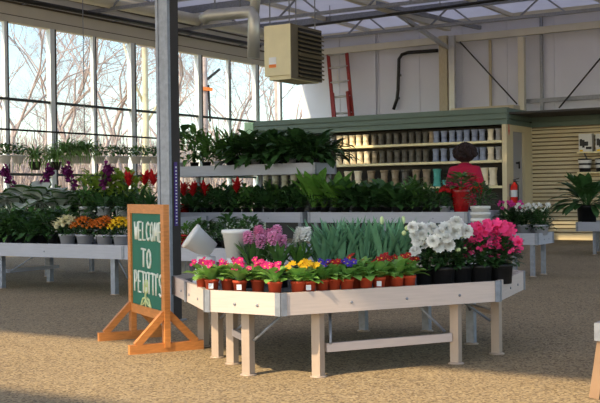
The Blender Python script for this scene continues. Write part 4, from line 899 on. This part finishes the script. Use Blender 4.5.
for k in range(220):
    a = q.uniform(0, 6.28); ph = q.uniform(0, 2.0); n_ = Vector((sin(ph)*cos(a), sin(ph)*sin(a), cos(ph)))
    if n_.y > .45 and n_.z < .5: continue
    b.ball(Vector((0, .02, 1.66))+Vector((n_.x*1.02, n_.y*.85, n_.z*.86))*.15, q.uniform(.022, .042), 0, 6, 4)
hair = b.build('hair', M_hair, person)
vs_ = hair.data.vertices
for v in vs_:
    if v.co.y > .1 and v.co.z < 1.69: v.co.y = .1   # leave the face free
for s_ in (-1, 1):
    b = MB(); b.ball((s_*.034, .152, 1.655), .012, 0, 8, 6); b.build('eye', M_tag, person); b = MB(); b.ball((s_*.105, .06, 1.64), .022, 0, 8, 6, (.5, 1, 1.4)); b.build('ear', M_skin, person)
b = MB(); b.leaf((0, .155, 1.66), pi/2, -1.1, .05, .03, 0, 4, .6); b.ball((0, .165, 1.625), .015); b.build('nose', M_skin, person)
b = MB(); b.bar((-.025, .15, 1.585), (.025, .15, 1.585), .012, .01); b.build('mouth', mat('lips', srgb(120, 50, 48), .6), person)

# ------------------------------------------------------------------ outside: bare trees, pole, brush
def tree_mesh(seed, h, m_, levels=6):
    b = MB(); q = random.Random(seed)
    def br(p, d, L_, r_, lv):
        mid = p+d*L_*.5+Vector((q.uniform(-.06, .06), q.uniform(-.06, .06), 0))*L_; e = p+d*L_+Vector((q.uniform(-.06, .06), q.uniform(-.06, .06), 0))*L_
        b.tube([p, mid, e], [r_, r_*.85, r_*.65], 6 if lv > 2 else 4, 0, False)
        if lv == 0: return
        n_ = 3 if lv > 1 else 4
        for k in range(n_):
            a = q.uniform(0, 6.28); sp = q.uniform(.3, .85); ax_ = d.orthogonal().normalized(); ax_.rotate(Matrix.Rotation(a, 3, d)); nd = (d*cos(sp)+ax_*sin(sp)+Vector((0, 0, .12))).normalized()
            st = p.lerp(e, q.uniform(.55, 1)) if k else e
            br(st, nd, L_*q.uniform(.6, .85), r_*.56, lv-1)
    br(Vector((0, 0, 0)), Vector((q.uniform(-.05, .05), q.uniform(-.05, .05), 1)).normalized(), h*.3, h*.0075, levels)
    return b.mesh('bare_tree', m_)
TM = [tree_mesh(s, 13, M_bark) for s in (1, 2, 3)]
TR = [(12, 34, 0), (38, 46, 1), (68, 40, 2), (78, 62, 0), (100, 44, 1), (118, 37, 2), (165, 48, 0), (180, 36, 1), (222, 52, 2), (240, 42, 0), (262, 60, 1), (288, 50, 2), (-10, 50, 1), (56, 70, 0), (128, 75, 1), (215, 80, 0), (25, 80, 2), (92, 85, 2)]
for i, (px, d, k) in enumerate(sorted(TR)):
    p = onD(px, 200, d); o = bpy.data.objects.new('bare_tree', TM[k]); C.objects.link(o); o.location = (p.x, p.y, -.2); o.rotation_euler = (0, 0, px); s_ = .9+.02*(i % 7); o.scale = (s_, s_, s_)
    tag(o, 'bare winter tree outside the windows, %s counted away from the picture edge' % ORD[i], 'tree', 'bare trees outside')
def trunk(px, d, w, h, label, m_, fork):
    p = onD(px, 200, d); b = MB(); b.tube([(0, 0, 0), (.1, 0, h*.35), (0, .1, h*.7), (.1, 0, h)], [w, w*.85, w*.75, w*.5], 10)
    rr = rt0
    for z, s_ in fork: b.tube([Vector((0, 0, z+1.6*.0)), Vector((0, 0, z))+rr*s_*.5+Vector((0, 0, .7)), Vector((0, 0, z))+rr*s_+Vector((0, 0, 1.9))], [w*.4, w*.35, w*.25], 7)
    o = b.build('bare_tree', m_); o.location = (p.x, p.y, -.2); tag(o, label, 'tree')
trunk(144.5, 33, .12, 10, 'thick pale sunlit trunk with a diagonal limb outside the window', M_barky, [(4.2, -.6), (3.4, .9)])
trunk(277, 36, .14, 9, 'pale trunk outside the windows below the unit heater', M_bark, [(5, .6)])
p = onD(206, 200, 40); t = thing('utility_pole', 'grey utility pole with crossarm and orange band outside the windows', 'utility pole', (p.x, p.y, -.15))
b = MB(); b.tube([(0, 0, 0), (0, 0, 9)], [.15, .11], 10); b.build('pole', M_bark, t)
b = MB(); b.bar(Vector((0, 0, 5.6))+rt0*.1, Vector((0, 0, 6.0))+rt0*.6, .09, .09); b.bar(Vector((0, 0, 5.4))+rt0*.15, Vector((0, 0, 4.0))+rt0*.2, .06, .06); b.build('crossarm', M_pipe, t)
b = MB(); b.bar(Vector((0, 0, 5.25))-rt0*.1-fw0*.16, Vector((0, 0, 5.2))+rt0*.32-fw0*.16, .1, .13); b.build('orange_band', M_orange, t)
b = MB(); q = random.Random(17)
for k in range(4200):
    px = q.uniform(-25, 315); d = q.uniform(62, 105); p = onD(px, 200, d); h_ = q.uniform(2, 5.5); z0 = 0 if q.random() < .6 else q.uniform(0, 2.5)
    a = Vector((p.x, p.y, z0-.2)); e = a+Vector((q.uniform(-.9, .9), q.uniform(-.9, .9), h_*(1-z0/9)))
    b.tube([a, e], [.06, .02], 3, 0, False)
o = b.build('brush', M_brush); o['kind'] = 'stuff'; tag(o, 'tangled leafless brush along the far side of the field outside', 'brush')

# ------------------------------------------------------------------ light
sd = bpy.data.lights.new('sun', 'SUN'); so = bpy.data.objects.new('sun', sd); C.objects.link(so)
sd.energy = 3.8; sd.angle = radians(1.2); sd.color = (1, .79, .5)
tv = Vector((.28, .96, -.9)); so.rotation_euler = Vector((0, 0, -1)).rotation_difference(tv.normalized()).to_euler(); so.location = (0, 0, 12)
w = bpy.data.worlds.new('sky'); SC.world = w; w.use_nodes = True; N = w.node_tree.nodes; Lk = w.node_tree.links
sk = N.new('ShaderNodeTexSky'); sk.sky_type = 'NISHITA'; sk.sun_disc = False; sk.sun_elevation = radians(35); sk.sun_rotation = radians(196); sk.air_density = 1.2; sk.dust_density = 1.0; sk.ozone_density = 2.5
bgn = N['Background']; Lk.new(sk.outputs[0], bgn.inputs['Color']); bgn.inputs['Strength'].default_value = .22
SC.view_settings.view_transform = 'Standard'; SC.view_settings.look = 'None'; SC.view_settings.exposure = 0.68; SC.view_settings.gamma = 1; SC.view_settings.use_curve_mapping = False
SC.cycles.use_denoising = True; SC.cycles.max_bounces = 8; SC.cycles.transparent_max_bounces = 16; SC.cycles.sample_clamp_indirect = 6
